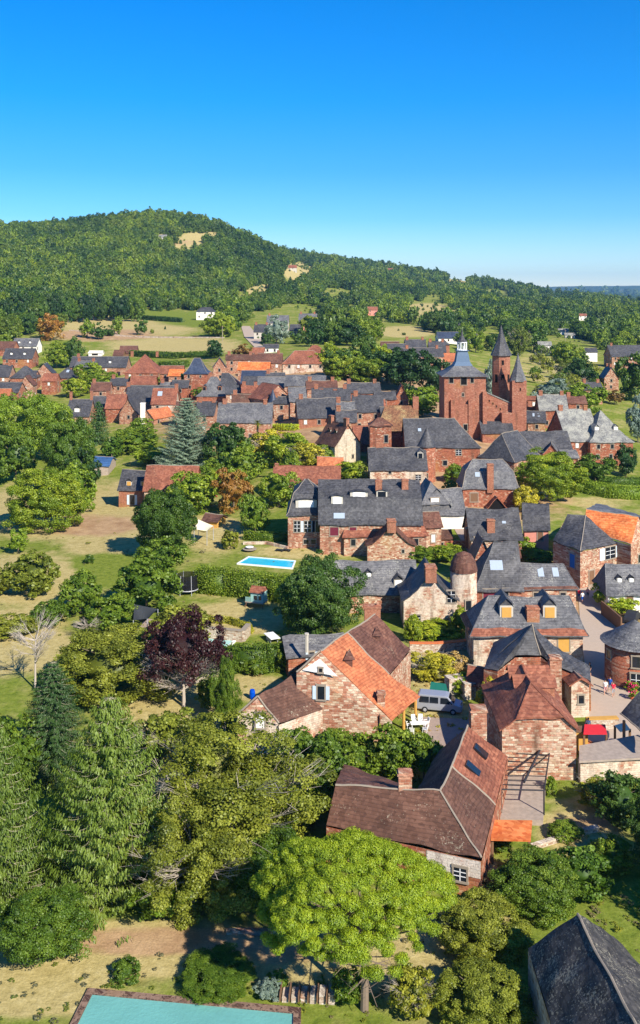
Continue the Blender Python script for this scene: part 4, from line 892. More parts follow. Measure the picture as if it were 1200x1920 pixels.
# ------------------------------------------------------------------ plants
def quads_mesh(name, C, Nn, sx, sy, rv, mats, extra=None, up=None):
    """leaf sized faces: centres C, normals Nn, half sizes sx, sy, value rv per leaf; extra: MB with solid faces (material 1)"""
    n = len(C); Nn = Nn/np.maximum(np.linalg.norm(Nn, axis=1, keepdims=True), 1e-6)
    r = nr.normal(size=(n, 3)) if up is None else up
    t = np.cross(Nn, r); t /= np.maximum(np.linalg.norm(t, axis=1, keepdims=True), 1e-6); b = np.cross(Nn, t)
    sx = np.broadcast_to(np.asarray(sx, float).reshape(-1, 1), (n, 1)); sy = np.broadcast_to(np.asarray(sy, float).reshape(-1, 1), (n, 1))
    co = np.stack([C-t*sx-b*sy*.6, C+t*sx*.5-b*sy, C+t*sx+b*sy*.6, C-t*sx*.5+b*sy], 1).reshape(-1, 3)
    ev = np.array(extra.v, float).reshape(-1, 3) if extra else np.zeros((0, 3)); ef = extra.f if extra else []
    me = bpy.data.meshes.new(name)
    nv = len(co)+len(ev); me.vertices.add(nv); me.vertices.foreach_set('co', np.concatenate([co, ev]).ravel())
    lt = [4]*n+[len(f) for f in ef]; li = np.concatenate([np.arange(4*n)]+([np.concatenate([np.array(f)+4*n for f in ef])] if ef else []))
    me.loops.add(len(li)); me.loops.foreach_set('vertex_index', li.astype(np.int32))
    me.polygons.add(len(lt)); me.polygons.foreach_set('loop_start', np.concatenate([[0], np.cumsum(lt)[:-1]]).astype(np.int32)); me.polygons.foreach_set('loop_total', np.array(lt, np.int32))
    mi = np.array([0]*n+[1]*len(ef), np.int32)
    for m in mats: me.materials.append(M[m])
    if len(mats) > 1: me.polygons.foreach_set('material_index', mi)
    me.update()
    at = me.attributes.new('rnd', 'FLOAT', 'FACE'); at.data.foreach_set('value', np.concatenate([rv, np.full(len(ef), .15)]).astype(np.float32))
    me.validate(); return me
def sph(n, zmin=-1.0):
    z = nr.uniform(zmin, 1, n); a = nr.uniform(0, 2*np.pi, n); q = np.sqrt(1-z*z); return np.stack([q*np.cos(a), q*np.sin(a), z], 1)
def blob(mb, c, r, seed, n=2, amp=.25):
    import bmesh
    bm = bmesh.new(); bmesh.ops.create_icosphere(bm, subdivisions=n, radius=1)
    b = len(mb.v)
    for v in bm.verts:
        k = 1+amp*noise.noise(v.co*1.7+Vector((seed*3.1, 0, 0))); mb.v.append((c[0]+v.co.x*r[0]*k, c[1]+v.co.y*r[1]*k, c[2]+v.co.z*r[2]*k))
    for f in bm.faces: mb.f.append(tuple(b+v.index for v in f.verts)); mb.m.append(0)
    bm.free(); return mb
def crown_broad(name, leaf, seed, nc, lpc, ls_, z0=.16, rough=.28, rc=.13, core=True, flat=1.0, bare=False, tall=0):
    d = sph(nc, -.95 if z0 < .08 else -.55); cz = (1+z0)/2; hz = (1-z0)/2-rc*.5
    if tall: d = sph(nc, -1)
    off = np.array([1+rough*noise.noise(Vector(x*1.5)+Vector((seed*7.7, seed, 0)))*1.6 for x in d])
    rad = nr.uniform(.62, 1.0, nc)**.6*off
    c = d*rad[:, None]*np.array([.5-rc*.5, .5-rc*.5, hz])+np.array([0, 0, cz])
    if z0 < .05: c[:, 0:2] *= (1/np.maximum(.6, np.sqrt(1-np.minimum(0, d[:, 2:3])**2)))
    if tall: c[:, 0:2] *= (1-.55*np.clip((c[:, 2:3]-.45)/.55, 0, 1))
    rcs = nr.uniform(.6, 1.25, nc)*rc
    cc = np.repeat(c, lpc, 0); rr = np.repeat(rcs, lpc); dd = np.repeat(d, lpc, 0)
    e = sph(nc*lpc); e = e+dd*.55+np.array([0, 0, .25]); e /= np.linalg.norm(e, axis=1, keepdims=True)
    P = cc+e*(rr*nr.uniform(.55, 1.08, nc*lpc))[:, None]*np.array([1, 1, .75*flat])
    Nn = e+nr.normal(size=e.shape)*.55
    rv = np.repeat(nr.uniform(0, 1, nc), lpc)*.55+nr.uniform(0, .45, nc*lpc)
    if ls_ > .05: rv = .3+rv*.35
    s = nr.uniform(.7, 1.3, nc*lpc)*ls_
    ex = None
    if core: ex = MB(); blob(ex, (0, 0, cz), (.24, .24, hz*.6), seed, 2 if nc < 60 else 3)
    return quads_mesh(name, P, Nn, s, s*.8, rv, [leaf]+([leaf] if core else []), ex)
def crown_spruce(name, leaf, seed, nlev, nbr, nseg, ls_, droop=.22, hang=1, z0=.05, power=.85, lift=.0):
    C, Nn, U, S, V = [], [], [], [], []; tb = MB(); rr = random.Random(seed); fine = nseg > 12
    for l in range(nlev):
        t = l/nlev; z = z0+(1-z0)*t**.92+rr.uniform(-.006, .006); Rr = .5*(1-t)**power+.012
        k = max(4, int(nbr*(1-.45*t))); a0 = rr.uniform(0, 6)
        for i in range(k):
            a = a0+6.283*i/k+rr.uniform(-.16, .16); L = Rr*rr.uniform(.7, 1.08); dv = np.array([math.cos(a), math.sin(a)]); pv = rr.random(); cv = rr.uniform(-.25, .25)
            last = None; m = max(4, int(nseg*(L/.5)**.7)); side = np.array([-dv[1], dv[0], 0])
            for j in range(m):
                q = (j+.6)/m; x = L*q; zz = z+lift*L*q-droop*L*(math.sin(q*2.4)*.8-.25*q*q)
                c = np.array([dv[0]*x, dv[1]*x, zz])+side*cv*x*q; c0 = c
                if last is not None and fine and q < .8: tb.tube(last, tuple(c+np.array([0, 0, .002])), .0032*(1.15-q), n=3)
                last = tuple(c+np.array([0, 0, .002])); w = L*.20*(1-q*.7)+.008; n_ = 13 if fine else 4 if nseg > 5 else 2
                for h in range(n_):
                    sg = rr.uniform(-1, 1); dn = rr.uniform(0, 1)**1.3*hang*.035*(1.1-q*.5)
                    C.append(c+side*sg*w+np.array([dv[0], dv[1], 0])*rr.uniform(-.5, .5)*L/m+np.array([0, 0, -abs(sg)*w*.35-dn]))
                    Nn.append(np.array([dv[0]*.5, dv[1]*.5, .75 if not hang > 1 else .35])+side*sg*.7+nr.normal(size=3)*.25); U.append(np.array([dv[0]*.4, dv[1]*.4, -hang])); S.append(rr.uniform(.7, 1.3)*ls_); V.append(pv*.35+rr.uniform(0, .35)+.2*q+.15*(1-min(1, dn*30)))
    C, Nn, U, S, V = map(np.array, (C, Nn, U, S, V))
    return quads_mesh(name, C, Nn, S*.7, S*2.0, V, [leaf, 'bark_spruce'], tb if tb.f else None, up=np.cross(U, Nn)*0+U+nr.normal(size=U.shape)*.15)
def trunk_mesh(name, mat, seed, h=.6, r=.03, limbs=5, spread=.3, n=7, depth=0):
    mb = MB(); rr = random.Random(seed); p = Vector((0, 0, -.05)); q = Vector((rr.uniform(-.02, .02), rr.uniform(-.02, .02), h*.55)); mb.tube(p, q, r*1.2, r*.8, n)
    top = Vector((q.x+rr.uniform(-.03, .03), q.y, h)); mb.tube(q, top, r*.8, r*.4, n)
    for i in range(limbs):
        a = i*2.4+rr.random(); st = p.lerp(top, rr.uniform(.45, .95)); e = st+Vector((math.cos(a)*spread*rr.uniform(.7, 1.1), math.sin(a)*spread*rr.uniform(.7, 1.1), rr.uniform(.1, .3)))
        mb.tube(st, e, r*.45, r*.15, 5)
        for k in range(depth):
            f = e+Vector((math.cos(a+rr.uniform(-1, 1))*spread*.5, math.sin(a+rr.uniform(-1, 1))*spread*.5, rr.uniform(-.02, .18))); mb.tube(st.lerp(e, rr.uniform(.4, 1)), f, r*.2, r*.05, 4)
            for _ in range(3):
                g_ = f+Vector((rr.uniform(-1, 1), rr.uniform(-1, 1), rr.uniform(-.5, 1)))*spread*.28; mb.tube(st.lerp(f, rr.uniform(.5, 1)), g_, r*.1, r*.03, 3)
    return mb.mesh(name, mat)
def hull_mesh(name, leaf, n, ls_, seed):   # box of clipped leaves, unit size, for hedges
    f = nr.randint(0, 5, n); P = nr.uniform(-.5, .5, (n, 3)); P[:, 2] += .5
    Nn = np.zeros((n, 3))
    for k, (ax, sg) in enumerate(((2, 1), (0, -1), (0, 1), (1, -1), (1, 1))):
        i = f == k; P[i, ax] = (sg*.5 if ax < 2 else 1); Nn[i, ax] = sg
    P += nr.normal(size=P.shape)*.035
    ex = MB(); ex.box(0, 0, 0, .92, .92, .93)
    return P, Nn, ex
_cache = {}
def lod(px): return 0 if px > 120 else 1 if px > 42 else 2
def crown(kind, L, v):
    key = (kind, L, v)
    if key in _cache: return _cache[key]
    leaf = {'oak': 'leaf_olive', 'green': 'leaf_green', 'dark': 'leaf_dark', 'bright': 'leaf_bright', 'purple': 'leaf_purple', 'rust': 'leaf_rust', 'silver': 'leaf_silver', 'forest': 'leaf_forest', 'dry': 'leaf_dry', 'bush': 'leaf_olive', 'shrub': 'leaf_green', 'laurel': 'leaf_green', 'tall': 'leaf_green', 'blue': 'leaf_blue', 'spruce': 'leaf_spruce', 'fir': 'leaf_dark', 'pine': 'leaf_pine'}[kind]
    sd = v*13+len(_cache)
    if kind in ('spruce', 'blue', 'fir'):
        a = {'spruce': dict(droop=.42, hang=1.1, z0=.03, power=.72, lift=.16), 'blue': dict(droop=.12, hang=.5, z0=.04, power=.6, lift=.1), 'fir': dict(droop=.1, hang=.4, power=.6)}[kind]
        q = [(30, 18, 26, .0040), (24, 12, 9, .012), (12, 8, 4, .05)][L]
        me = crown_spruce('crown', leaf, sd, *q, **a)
    else:
        big = kind in ('bush', 'shrub', 'laurel'); tall = kind == 'tall'
        q = [(300, 170, .0092), (90, 60, .024), (30, 16, .06)][L]
        if kind == 'oak' and L == 0: q = (260, 300, .0074)
        me = crown_broad('crown', leaf, sd, *q, z0=.0 if big else .05, rc=[.085, .12, .19][L], rough=.2 if big else (.75 if kind == 'oak' and L == 0 else .45), tall=tall, core=not (kind == 'dry' or (kind == 'oak' and L == 0)))
    _cache[key] = me; return me
def trunk(kind, v):
    key = ('t', kind, v)
    if key not in _cache:
        sp = kind in ('spruce', 'blue', 'fir')
        _cache[key] = trunk_mesh('trunk', 'bark_spruce' if sp else ('bark_pale' if kind == 'oak' and v < 9 else 'bark'), v, .95 if sp else .6, .016 if sp else .019, 0 if sp else (16 if kind == 'oak' else 6), .36 if kind == 'oak' else .28, depth=5 if kind == 'oak' else 0)
    return _cache[key]
KN = {'oak': ('oak_tree', 'tree'), 'green': ('leafy_tree', 'tree'), 'dark': ('leafy_tree', 'tree'), 'bright': ('leafy_tree', 'tree'), 'purple': ('purple_tree', 'tree'), 'rust': ('rust_tree', 'tree'), 'silver': ('silver_tree', 'tree'), 'forest': ('leafy_tree', 'tree'),
      'dry': ('dry_bush', 'bush'), 'bush': ('bush', 'bush'), 'shrub': ('bush', 'bush'), 'laurel': ('laurel_bush', 'bush'), 'tall': ('tall_tree', 'tree'), 'blue': ('cedar_tree', 'tree'), 'spruce': ('spruce_tree', 'tree'), 'fir': ('fir_tree', 'tree')}
def tree(kind, u, v, w, h, label, group=None, var=None, L=None, s=None, dep=1.0):
    if s is None: p, s = gp(u, v)
    else: p = us(u, s)
    var = rng.randint(0, 2) if var is None else var; L = lod(max(w, h)) if L is None else L
    if L == 0: var = var % (2 if kind in ('green', 'spruce', 'oak') else 1)
    nm, cat = KN[kind]
    root = empty(nm, p, rng.uniform(0, 6.28), label, cat, group); root.scale = (w/s, w/s*dep, h/s)
    c = bpy.data.objects.new('crown', crown(kind, L, var)); col.objects.link(c); c.parent = root
    t = bpy.data.objects.new('trunk', trunk(kind, var)); col.objects.link(t); t.parent = root
    return root
TREES = '''
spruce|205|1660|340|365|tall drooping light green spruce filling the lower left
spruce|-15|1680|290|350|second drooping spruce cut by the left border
fir|100|1450|170|215|dark conifer rising behind the two big drooping spruces
fir|215|1470|130|130|dark green conifer behind the top of the tall drooping spruce
green|20|1475|120|120|mid green tree at the left border above the drooping spruce
bush|212|1300|215|120|broad olive green tree left of the dark purple tree
oak|310|1430|120|90|low olive tree below the dark purple tree
oak|440|1605|310|215|huge olive oak with bare twigs in the lower middle
oak|360|1698|235|185|ragged olive tree standing in front of the huge oak
green|505|1692|180|125|darker green tree between the huge oak and the umbrella pine
bright|305|1715|110|62|pale green bush at the foot of the tall drooping spruce
green|85|1800|170|125|thin leafed tree before the spruces at the lower left
bush|905|1785|165|92|yellow green bush right of the umbrella pine
bush|910|1915|175|88|yellow green bush at the bottom border left of the slate barn
laurel|1005|1700|150|92|big dark laurel right of the brown farm building
laurel|1088|1668|120|74|laurel in the middle of the row above the lawn
laurel|1150|1628|76|56|laurel at the right end of the row above the lawn
dark|1245|1640|110|150|dark shaded tree on the right border above the lawn
dark|1440|1790|190|290|tall tree outside the right border throwing its shadow on the lawn
dark|1165|1545|100|90|dark tangled shrub below the white stone terrace
shrub|1060|1570|60|26|low creeping shrub on the dry terrace wall
oak|1120|1510|80|40|wiry shrub growing under the white stone terrace wall
green|732|1450|95|92|left one of two round shrubs in front of the orange roofed farmhouse
shrub|795|1462|85|82|right one of two round shrubs in front of the orange roofed farmhouse
green|600|1500|120|118|large shrub thicket below the low annex
shrub|665|1455|90|66|green shrub at the foot of the farmhouse gable wall
shrub|545|1432|95|62|bright shrub hiding the corner of the low annex
bright|560|1545|90|70|light green shrub left of the long brown farm roof
shrub|632|1410|70|40|low shrub under the annex roof edge
shrub|510|1470|100|60|shrub between the annex and the huge oak
bush|62|1112|100|78|round yellow green bush alone on the left meadow
bright|34|1038|36|44|small lime green tree on the upper left meadow
shrub|167|1056|20|18|tiny bush in the middle of the dry meadow
shrub|150|1150|85|76|grey green tree in the row of bushes across the meadow
shrub|92|1172|70|46|low green bush left of the grey green tree in the meadow row
bush|-6|1118|50|52|bush cut by the left border on the meadow
bush|24|1190|95|34|flat green bush at the left border below the meadow row
shrub|212|1178|98|62|dark green bush at the right end of the meadow row
shrub|276|1140|118|88|round green tree right of the meadow, left of the trampoline
bush|335|1218|118|84|olive green tree above the dark purple tree
green|310|1046|112|132|tall leafy column of a tree left of the brown tiled cottage garden
green|300|1085|90|70|lower round tree joined to the tall leafy column tree
green|362|962|95|76|round tree below the brown tiled cottage
bright|62|866|128|138|high light green poplar clump on the far left
green|128|925|100|145|darker leafy tree in front of the light green poplar clump
shrub|86|992|138|112|wide olive tree at the front of the big left tree clump
shrub|140|958|78|88|olive tree on the right of the big left tree clump
green|30|905|80|90|green tree at the left border in the big clump
dark|150|925|70|95|dark green tree at the right edge of the big left clump
tall|15|800|50|60|tree behind the big left clump at the border
fir|184|832|56|82|rounded dark fir in front of the slate cottages
blue|350|885|128|142|large blue grey cedar in the middle left
dark|425|880|85|88|dark tree between the cedar and the palm
green|455|905|80|70|green tree right of the cedar by the long slate house
green|398|918|60|54|small green tree under the blue cedar
bright|402|925|26|44|small yellow green tree near the red parasol
rust|438|962|62|82|brownish olive tree near the red parasol
green|535|872|90|62|green tree below the long palm house
oak|500|862|80|54|olive tree left of the cream gabled house garden
oak|575|878|70|48|olive shrub in front of the cream gabled house
shrub|605|868|50|36|green bush at the corner of the cream gabled house
green|522|950|75|66|tree left of the mansion behind its garden hedge
tall|545|905|46|60|slim tree behind the low orange barn
green|478|1000|56|72|dark green tree by the garden wall left of the mansion
bush|432|1028|36|34|grey green bush by the rock border above the pool
green|655|900|60|36|bush right of the low orange barn
dark|600|1196|140|150|large dark green tree left of the pale gabled house
green|560|1175|80|95|green tree at the right end of the garden hedge
tall|424|1368|52|130|slim dark green tree left of the low annex
green|395|1330|50|60|green bush between the purple tree and slim dark tree
shrub|480|1262|50|30|yellow shrub on the garden terrace above the blue barrel
green|530|1258|40|46|shrub by the wall of the grey roofed house
bright|792|780|66|56|bright yellow green tree left of the church tower
dark|768|735|90|82|dark green tree behind the church's bright tree
dark|725|718|80|64|dark spreading tree left of the church among the roofs
green|690|720|60|46|green tree behind the long slate row
dark|815|742|60|72|dark tree hugging the left side of the church tower
silver|925|770|36|90|silvery tree between the church tower and its octagonal belfry
green|718|680|36|34|round tree beside the pink garden wall
green|1030|940|122|94|big round green tree right of the mansard house
bush|985|960|50|50|bush at the left foot of the big round green tree
green|1117|908|78|52|rounded shrub mass left of the right border hedge
dark|1174|894|40|58|conical dark green tree at the foot of the lichened pyramid house
silver|1040|762|72|48|silver blue cedar right of the church turret
silver|1000|764|36|28|small silver shrub touching the church turret
green|1094|780|84|58|grey green tree above the lichened roof
dark|1088|728|56|54|dark round tree on the orchard meadow
green|1190|752|70|90|dense green tree on the right border below the red mansion
silver|1196|830|40|80|pale silver tree at the right border beside the pyramid roofed house
rust|1152|758|36|24|dark reddish shrub near the small slate gabled house
shrub|855|905|46|34|shrub growing on the wall behind the round stair tower
green|845|925|30|24|small bush at the foot of the round stair tower
bright|1125|1080|60|34|climbing vine bush on the corner house with the blue door
bright|1140|1135|58|40|light green vine over the lane wall
bright|1165|1148|60|30|light green vine below the eave of the right border slate house
shrub|1010|1052|60|22|green vine on the ridge behind the white skylight house
shrub|985|1040|40|36|tall vine beside the pink rendered house
green|790|1052|50|26|bush between the rubble gable and the dome tower
green|835|1050|70|26|low green bush behind the dome tower
shrub|775|1205|34|56|climbing bush at the left corner of the pale gabled house
shrub|815|1192|90|24|row of low shrubs along the wall of the pale gabled house
shrub|865|1190|40|50|climbing bush at the foot of the dome tower
oak|810|1270|90|44|wild olive shrubs on the rubble bank above the van
dry|850|1262|60|36|dry shrub on the rubble bank above the van
green|870|1300|50|36|green shrub on the bank right of the van
oak|918|1345|44|70|tall weed shrub beside the big brick chimney
shrub|1130|1462|44|26|green shrub hanging on the white terrace wall
green|940|1590|50|26|green shrub under the small orange lean-to roof
shrub|1032|1490|22|34|narrow hedge bush beside the pergola terrace
dry|930|1680|60|40|dry bush on the slope right of the brown farm building
shrub|408|1842|135|36|low bright shrub patch above the turquoise pool
shrub|235|1835|56|32|small green shrub on the dry bank above the pool
shrub|520|1850|40|30|green shrub beside the brick steps
silver|505|1868|50|26|silver grey low shrub beside the brick steps
oak|770|1905|90|90|olive shrub behind the umbrella pine trunk
green|650|1880|60|60|shrub at the foot of the umbrella pine
rust|96|638|50|50|rust brown tree at the edge of the left field
dark|138|690|40|56|dark tree in the row below the rust brown tree
green|106|690|44|48|left tree of the row below the rust brown tree
green|122|690|34|44|middle tree of the row below the rust brown tree
green|165|725|56|46|round green tree in front of the long slate farmhouse
green|190|735|60|40|bush hedge in front of the brown hipped house
green|140|745|44|36|bush between the slate pavilion and the garden cottages
bright|228|738|40|22|yellow green shrub behind the wide dark slate roof
green|270|730|70|26|low trees between the hipped house and the orange sheds
dark|265|628|24|30|lone small tree in the middle of the green field
green|164|634|28|34|tree at the left edge of the dry field
dark|186|636|32|28|darker tree beside the tree on the dry field
green|220|628|22|34|slender tree on the dry field
green|407|632|50|44|round tree right of the green field
dark|425|628|28|30|dark tree beside the curving road
dark|402|672|38|34|dark hedge tree at the end of the long hedge
rust|460|672|40|26|reddish shrub by the curving road
silver|519|645|44|52|silvery tree in front of the twin slate houses
dark|588|650|34|40|dark conical tree right of the twin slate houses
green|690|640|56|50|round tree right of the village top
dark|650|648|60|44|tree on the slope right of the village top
green|1062|690|50|50|olive tree on the orchard meadow right of the church
green|1000|660|54|60|yellow green tree right of the church spire
oak|975|668|40|56|tree directly behind the church spire
green|600|690|60|30|bushes in front of the large brown hipped house
green|660|692|50|36|bushes right of the large brown hipped house
dark|350|735|26|40|small tree between the tower house and the cottages
green|378|748|40|22|green shrub left of the dormered manor
shrub|250|845|90|40|green vegetable garden shrubs beside the cedar
bright|285|870|70|30|light garden shrubs under the cedar
green|210|860|40|40|bush right of the blue roofed shed
green|232|838|44|36|round fruit tree in the vegetable garden
green|265|826|50|40|wide fruit tree in the vegetable garden
'''
for line in TREES.strip().split('\n'):
    k, u, v, w, h, lab = line.split('|'); tree(k, float(u), float(v), float(w), float(h), lab)

# umbrella pine
p, s = gp(683, 1893); PX = -.9; root = empty('umbrella_pine', p, 0, 'bright green umbrella pine with tall bare trunk in the foreground', 'tree')
rr = random.Random(3); Wd = 372/s; Ht = 303/s
tm = MB(); path = [Vector((0, 0, -.5)), Vector((.05, 0, Ht*.2)), Vector((-.1, .1, Ht*.42)), Vector((.1, .2, Ht*.62))]
for i, (a, b) in enumerate(zip(path, path[1:])): tm.tube(a, b, .30-.06*i, .25-.06*i, 9)
CC = []; 
def dome(n, a0, a1, r0, r1, md):
    k = 0
    for _ in range(4000):
        if k >= n: break
        a = rr.uniform(0, 6.283); q = math.sqrt(rr.uniform(a0, a1)); lob = 1+.10*math.sin(3*a+1)+.07*math.sin(5*a)
        rad = Wd/2*q*.92*lob; r = rr.uniform(r0, r1); z = Ht*(1.0-.28*q**2.6)+.5*math.sin(a*4+q*5)*q-r*.3
        P = (PX+math.cos(a)*rad, math.sin(a)*rad*.78, z, r)
        if all((P[0]-c[0])**2+(P[1]-c[1])**2+1.6*(P[2]-c[2])**2 > (md*(r+c[3]))**2 for c in CC): CC.append(P); k += 1
dome(250, 0, 1, .42, .8, .60)
for i in range(90):
    a = rr.uniform(0, 6.283); q = rr.uniform(.5, 1.0); rad = Wd/2*q*.92; CC.append((PX+math.cos(a)*rad, math.sin(a)*rad*.78, Ht*(.93-.30*q**2)-rr.uniform(.5, 1.7), rr.uniform(.35, .6)))
for i in range(26):
    x, y, z, _ = CC[i]; e = Vector((x, y, z-.5)); st = path[2].lerp(path[3], rr.random()); m = st.lerp(e, .5)-Vector((0, 0, .5)); tm.tube(st, m, .13, .09, 5); tm.tube(m, e, .09, .03, 5)
for i in range(34):
    a = rr.uniform(0, 6.283); st = path[1].lerp(path[3], rr.random()); e = st+Vector((math.cos(a)*rr.uniform(1, 3), math.sin(a)*rr.uniform(1, 3), rr.uniform(-.6, .6))); tm.tube(st, e, .05, .02, 4)
    for k in range(5): f = st.lerp(e, rr.uniform(.4, 1)); tm.tube(f, f+Vector((rr.uniform(-.8, .8), rr.uniform(-.8, .8), rr.uniform(-.3, .5))), .02, .008, 3)
tm.build('trunk', 'bark', root)
P_, N_, V_ = [], [], []; ex = MB()
for x, y, z, r in CC:
    n = int(2600*r*r)+80; e = sph(n, -.35); P_.append(np.array([x, y, z])+e*r*nr.uniform(.5, 1.05, (n, 1))*np.array([1, 1, .72])); N_.append(e+nr.normal(size=e.shape)*.45+np.array([0, 0, .2])); V_.append(nr.uniform(0, .45, n)+rr.uniform(0, .25)+.3*np.clip(e[:, 2], 0, 1))  # clump tops lighter, undersides darker: light put into the leaf tone
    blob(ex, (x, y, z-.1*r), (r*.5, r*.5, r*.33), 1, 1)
me = quads_mesh('crown', np.concatenate(P_), np.concatenate(N_), .022, .058, np.concatenate(V_), ['leaf_pine', 'leaf_dark'], ex)  # leaf_dark cores paint the shade between the clumps
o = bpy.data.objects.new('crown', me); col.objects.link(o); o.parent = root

# purple tree with bare lower branches
p, s = gp(345, 1325); root = empty('purple_tree', p, 0, 'dark purple leafed tree with bare grey lower branches', 'tree')
me = crown_broad('crown', 'leaf_purple', 5, 190, 110, .011, z0=.24, rc=.085, rough=.5, core=True)
o = bpy.data.objects.new('crown', me); col.objects.link(o); o.parent = root; o.scale = (140/s, 140/s, 172/s)
o = bpy.data.objects.new('trunk', trunk_mesh('trunk', 'bark_pale', 8, .6, .028, 34, .40, depth=6)); col.objects.link(o); o.parent = root; o.scale = (118/s, 118/s, 118/s)
# dead trees
for (u, v, w, h, lab) in ((66, 1292, 90, 118, 'bare pale dead tree at the left edge of the meadow'), (163, 1198, 50, 34, 'small bare dead bush behind the broad olive tree'), (60, 1440, 60, 66, 'bare twiggy tree between the conifers at the left')):
    p, s = gp(u, v); root = empty('dead_tree', p, rng.random()*6, lab, 'tree'); root.scale = (w/s, w/s, h/s)
    o = bpy.data.objects.new('trunk', trunk_mesh('trunk', 'bark_pale', int(u), .85, .022, 22, .34, depth=5)); col.objects.link(o); o.parent = root
# palm
p, s = gp(483, 842); root = empty('palm_tree', p, 0, 'tall palm with yellow green fronds before the long slate house', 'palm tree'); H_ = 50/s
MB().tube((0, 0, -1), (0, 0, H_), .32, .28, 8).build('trunk', 'bark_dark', root)
mb = MB()
for i in range(46):
    a = rr.uniform(0, 6.283); up = rr.uniform(-.5, 1.1); L_ = 2.1; pv = Vector((0, 0, H_)); dv = Vector((math.cos(a), math.sin(a), 0)); sd = Vector((-dv.y, dv.x, 0))*.16
    for k in range(5):
        nx = Vector((0, 0, H_))+dv*L_*(k+1)/5+Vector((0, 0, up*L_*(k+1)/5-.9*((k+1)/5)**2*L_*.6)); q = 1-k/5
        mb.poly([pv-sd*q, pv+sd*q, nx+sd*(q-.18), nx-sd*(q-.18)]); pv = nx
mb.build('crown', 'leaf_olive', root)

# hedges
def hedge(label, pts, hpx, dpx, leaf='leaf_green', ls_=.16, name='hedge'):
    P_, N_, V_ = [], [], []; ex = MB(); W_ = [gp(u, v) for u, v in pts]; c = W_[0][0].copy()
    for (a, s0), (b, s1) in zip(W_, W_[1:]):
        s = (s0+s1)/2; hh, dd = hpx/s, dpx/s; d = b-a; L_ = math.hypot(d.x, d.y); d2 = Vector((d.x/L_, d.y/L_, 0)); n2 = Vector((-d2.y, d2.x, 0))
        lsz = max(ls_, 1.6/s); n = int(min(16000, (L_*(hh*2+dd)+2*hh*dd)/(lsz*lsz)*1.4))
        Pq, Nq, _ = hull_mesh('x', leaf, n, lsz, 0)
        wob = np.array([noise.noise(Vector((x*L_*.45+a.x, z*2, y*2))) for x, y, z in Pq])[:, None]*.5
        nb = Nq*wob; loc = Pq*np.array([L_*1.03, dd, hh])+nb
        Z0 = a.z+(b.z-a.z)*(Pq[:, 0:1]+.5)
        B_ = np.array([d2, n2, (0, 0, 1)]); base = np.array([(a.x+b.x)/2, (a.y+b.y)/2, 0]); Wp = loc@B_+base; Wp[:, 2:3] += Z0
        P_.append(Wp-np.array(c)); N_.append(Nq@B_+nr.normal(size=Nq.shape)*.6); V_.append(nr.uniform(0, 1, n)*.7+.3*(wob[:, 0]+.5))
        m = (a+b)/2-c; ex.obox(m-Vector((0, 0, .3)), d*1.0, n2*dd*.86, Vector((0, 0, hh*.9+.3)))
    me = quads_mesh(name, np.concatenate(P_), np.concatenate(N_), lsz*.62, lsz*.5, np.concatenate(V_), [leaf, leaf], ex)
    o = bpy.data.objects.new(name, me); col.objects.link(o); o.location = c
    return tag(o, label, 'hedge')
hedge('thick high hedge between the blue pool and the playhouse lawn', [(372, 1108), (430, 1114), (500, 1122), (560, 1130)], 44, 34)
hedge('green hedge in front of the mint green pool', [(392, 1262), (440, 1258), (500, 1258), (536, 1254)], 46, 26)
hedge('low curved clipped hedge behind the stone wall of the mint pool', [(384, 1166), (430, 1168), (462, 1178), (468, 1188)], 10, 12, 'leaf_olive')
hedge('trimmed hedge at the foot of the mansion garden wall', [(462, 1012), (540, 1016)], 16, 10)
hedge('broad clipped hedge at the right border beyond the big round tree', [(1092, 922), (1140, 932), (1215, 936)], 22, 26, 'leaf_bright')
hedge('second row of the clipped garden hedges near the right border', [(1118, 906), (1210, 908)], 12, 18, 'leaf_green')
hedge('long straight hedge above the left village roofs', [(250, 668), (330, 672), (412, 668)], 11, 8, 'leaf_green')
hedge('hedge behind the small brown barn', [(300, 690), (350, 688)], 12, 12, 'leaf_green')
hedge('dark hedge strip at the top of the green field', [(250, 598), (335, 604)], 8, 8, 'leaf_dark')
hedge('small clipped hedge in the courtyard beside the slim turret', [(512, 806), (556, 806)], 10, 14, 'leaf_bright')
hedge('hedge above the orchard meadow right of the church', [(1010, 668), (1090, 666)], 6, 6, 'leaf_dark')
hedge('ivy hedge along the wall foot of the pale gabled house', [(768, 1196), (858, 1192)], 14, 12, 'leaf_green')

# scattered trees beyond the village (individuals) and the woods (one mass)
FIELDS = [(180, 606, 100, 20), (300, 612, 110, 34), (362, 450, 25, 15), (345, 468, 28, 11), (392, 442, 19, 8), (374, 464, 18, 10), (300, 447, 28, 7), (452, 424, 12, 4), (330, 452, 8, 8), (536, 522, 14, 12), (480, 555, 22, 14), (508, 538, 10, 6), (402, 447, 8, 7), (425, 456, 14, 3), (655, 590, 26, 5), (730, 610, 30, 5), (650, 582, 30, 10), (700, 602, 34, 12), (920, 553, 34, 9), (860, 596, 34, 12), (1000, 590, 46, 10), (1110, 606, 36, 9), (560, 560, 30, 7), (440, 566, 24, 6), (770, 560, 16, 5), (560, 512, 28, 20), (490, 545, 22, 12), (800, 586, 50, 22), (815, 560, 24, 10), (855, 530, 26, 9), (745, 624, 60, 18), (1160, 582, 50, 5), (1045, 675, 92, 46), (920, 640, 30, 20), (632, 552, 34, 13), (690, 655, 70, 12), (550, 600, 60, 30), (470, 640, 30, 40), (385, 594, 26, 16), (1080, 625, 60, 5), (260, 655, 240, 22), (960, 566, 30, 8)]
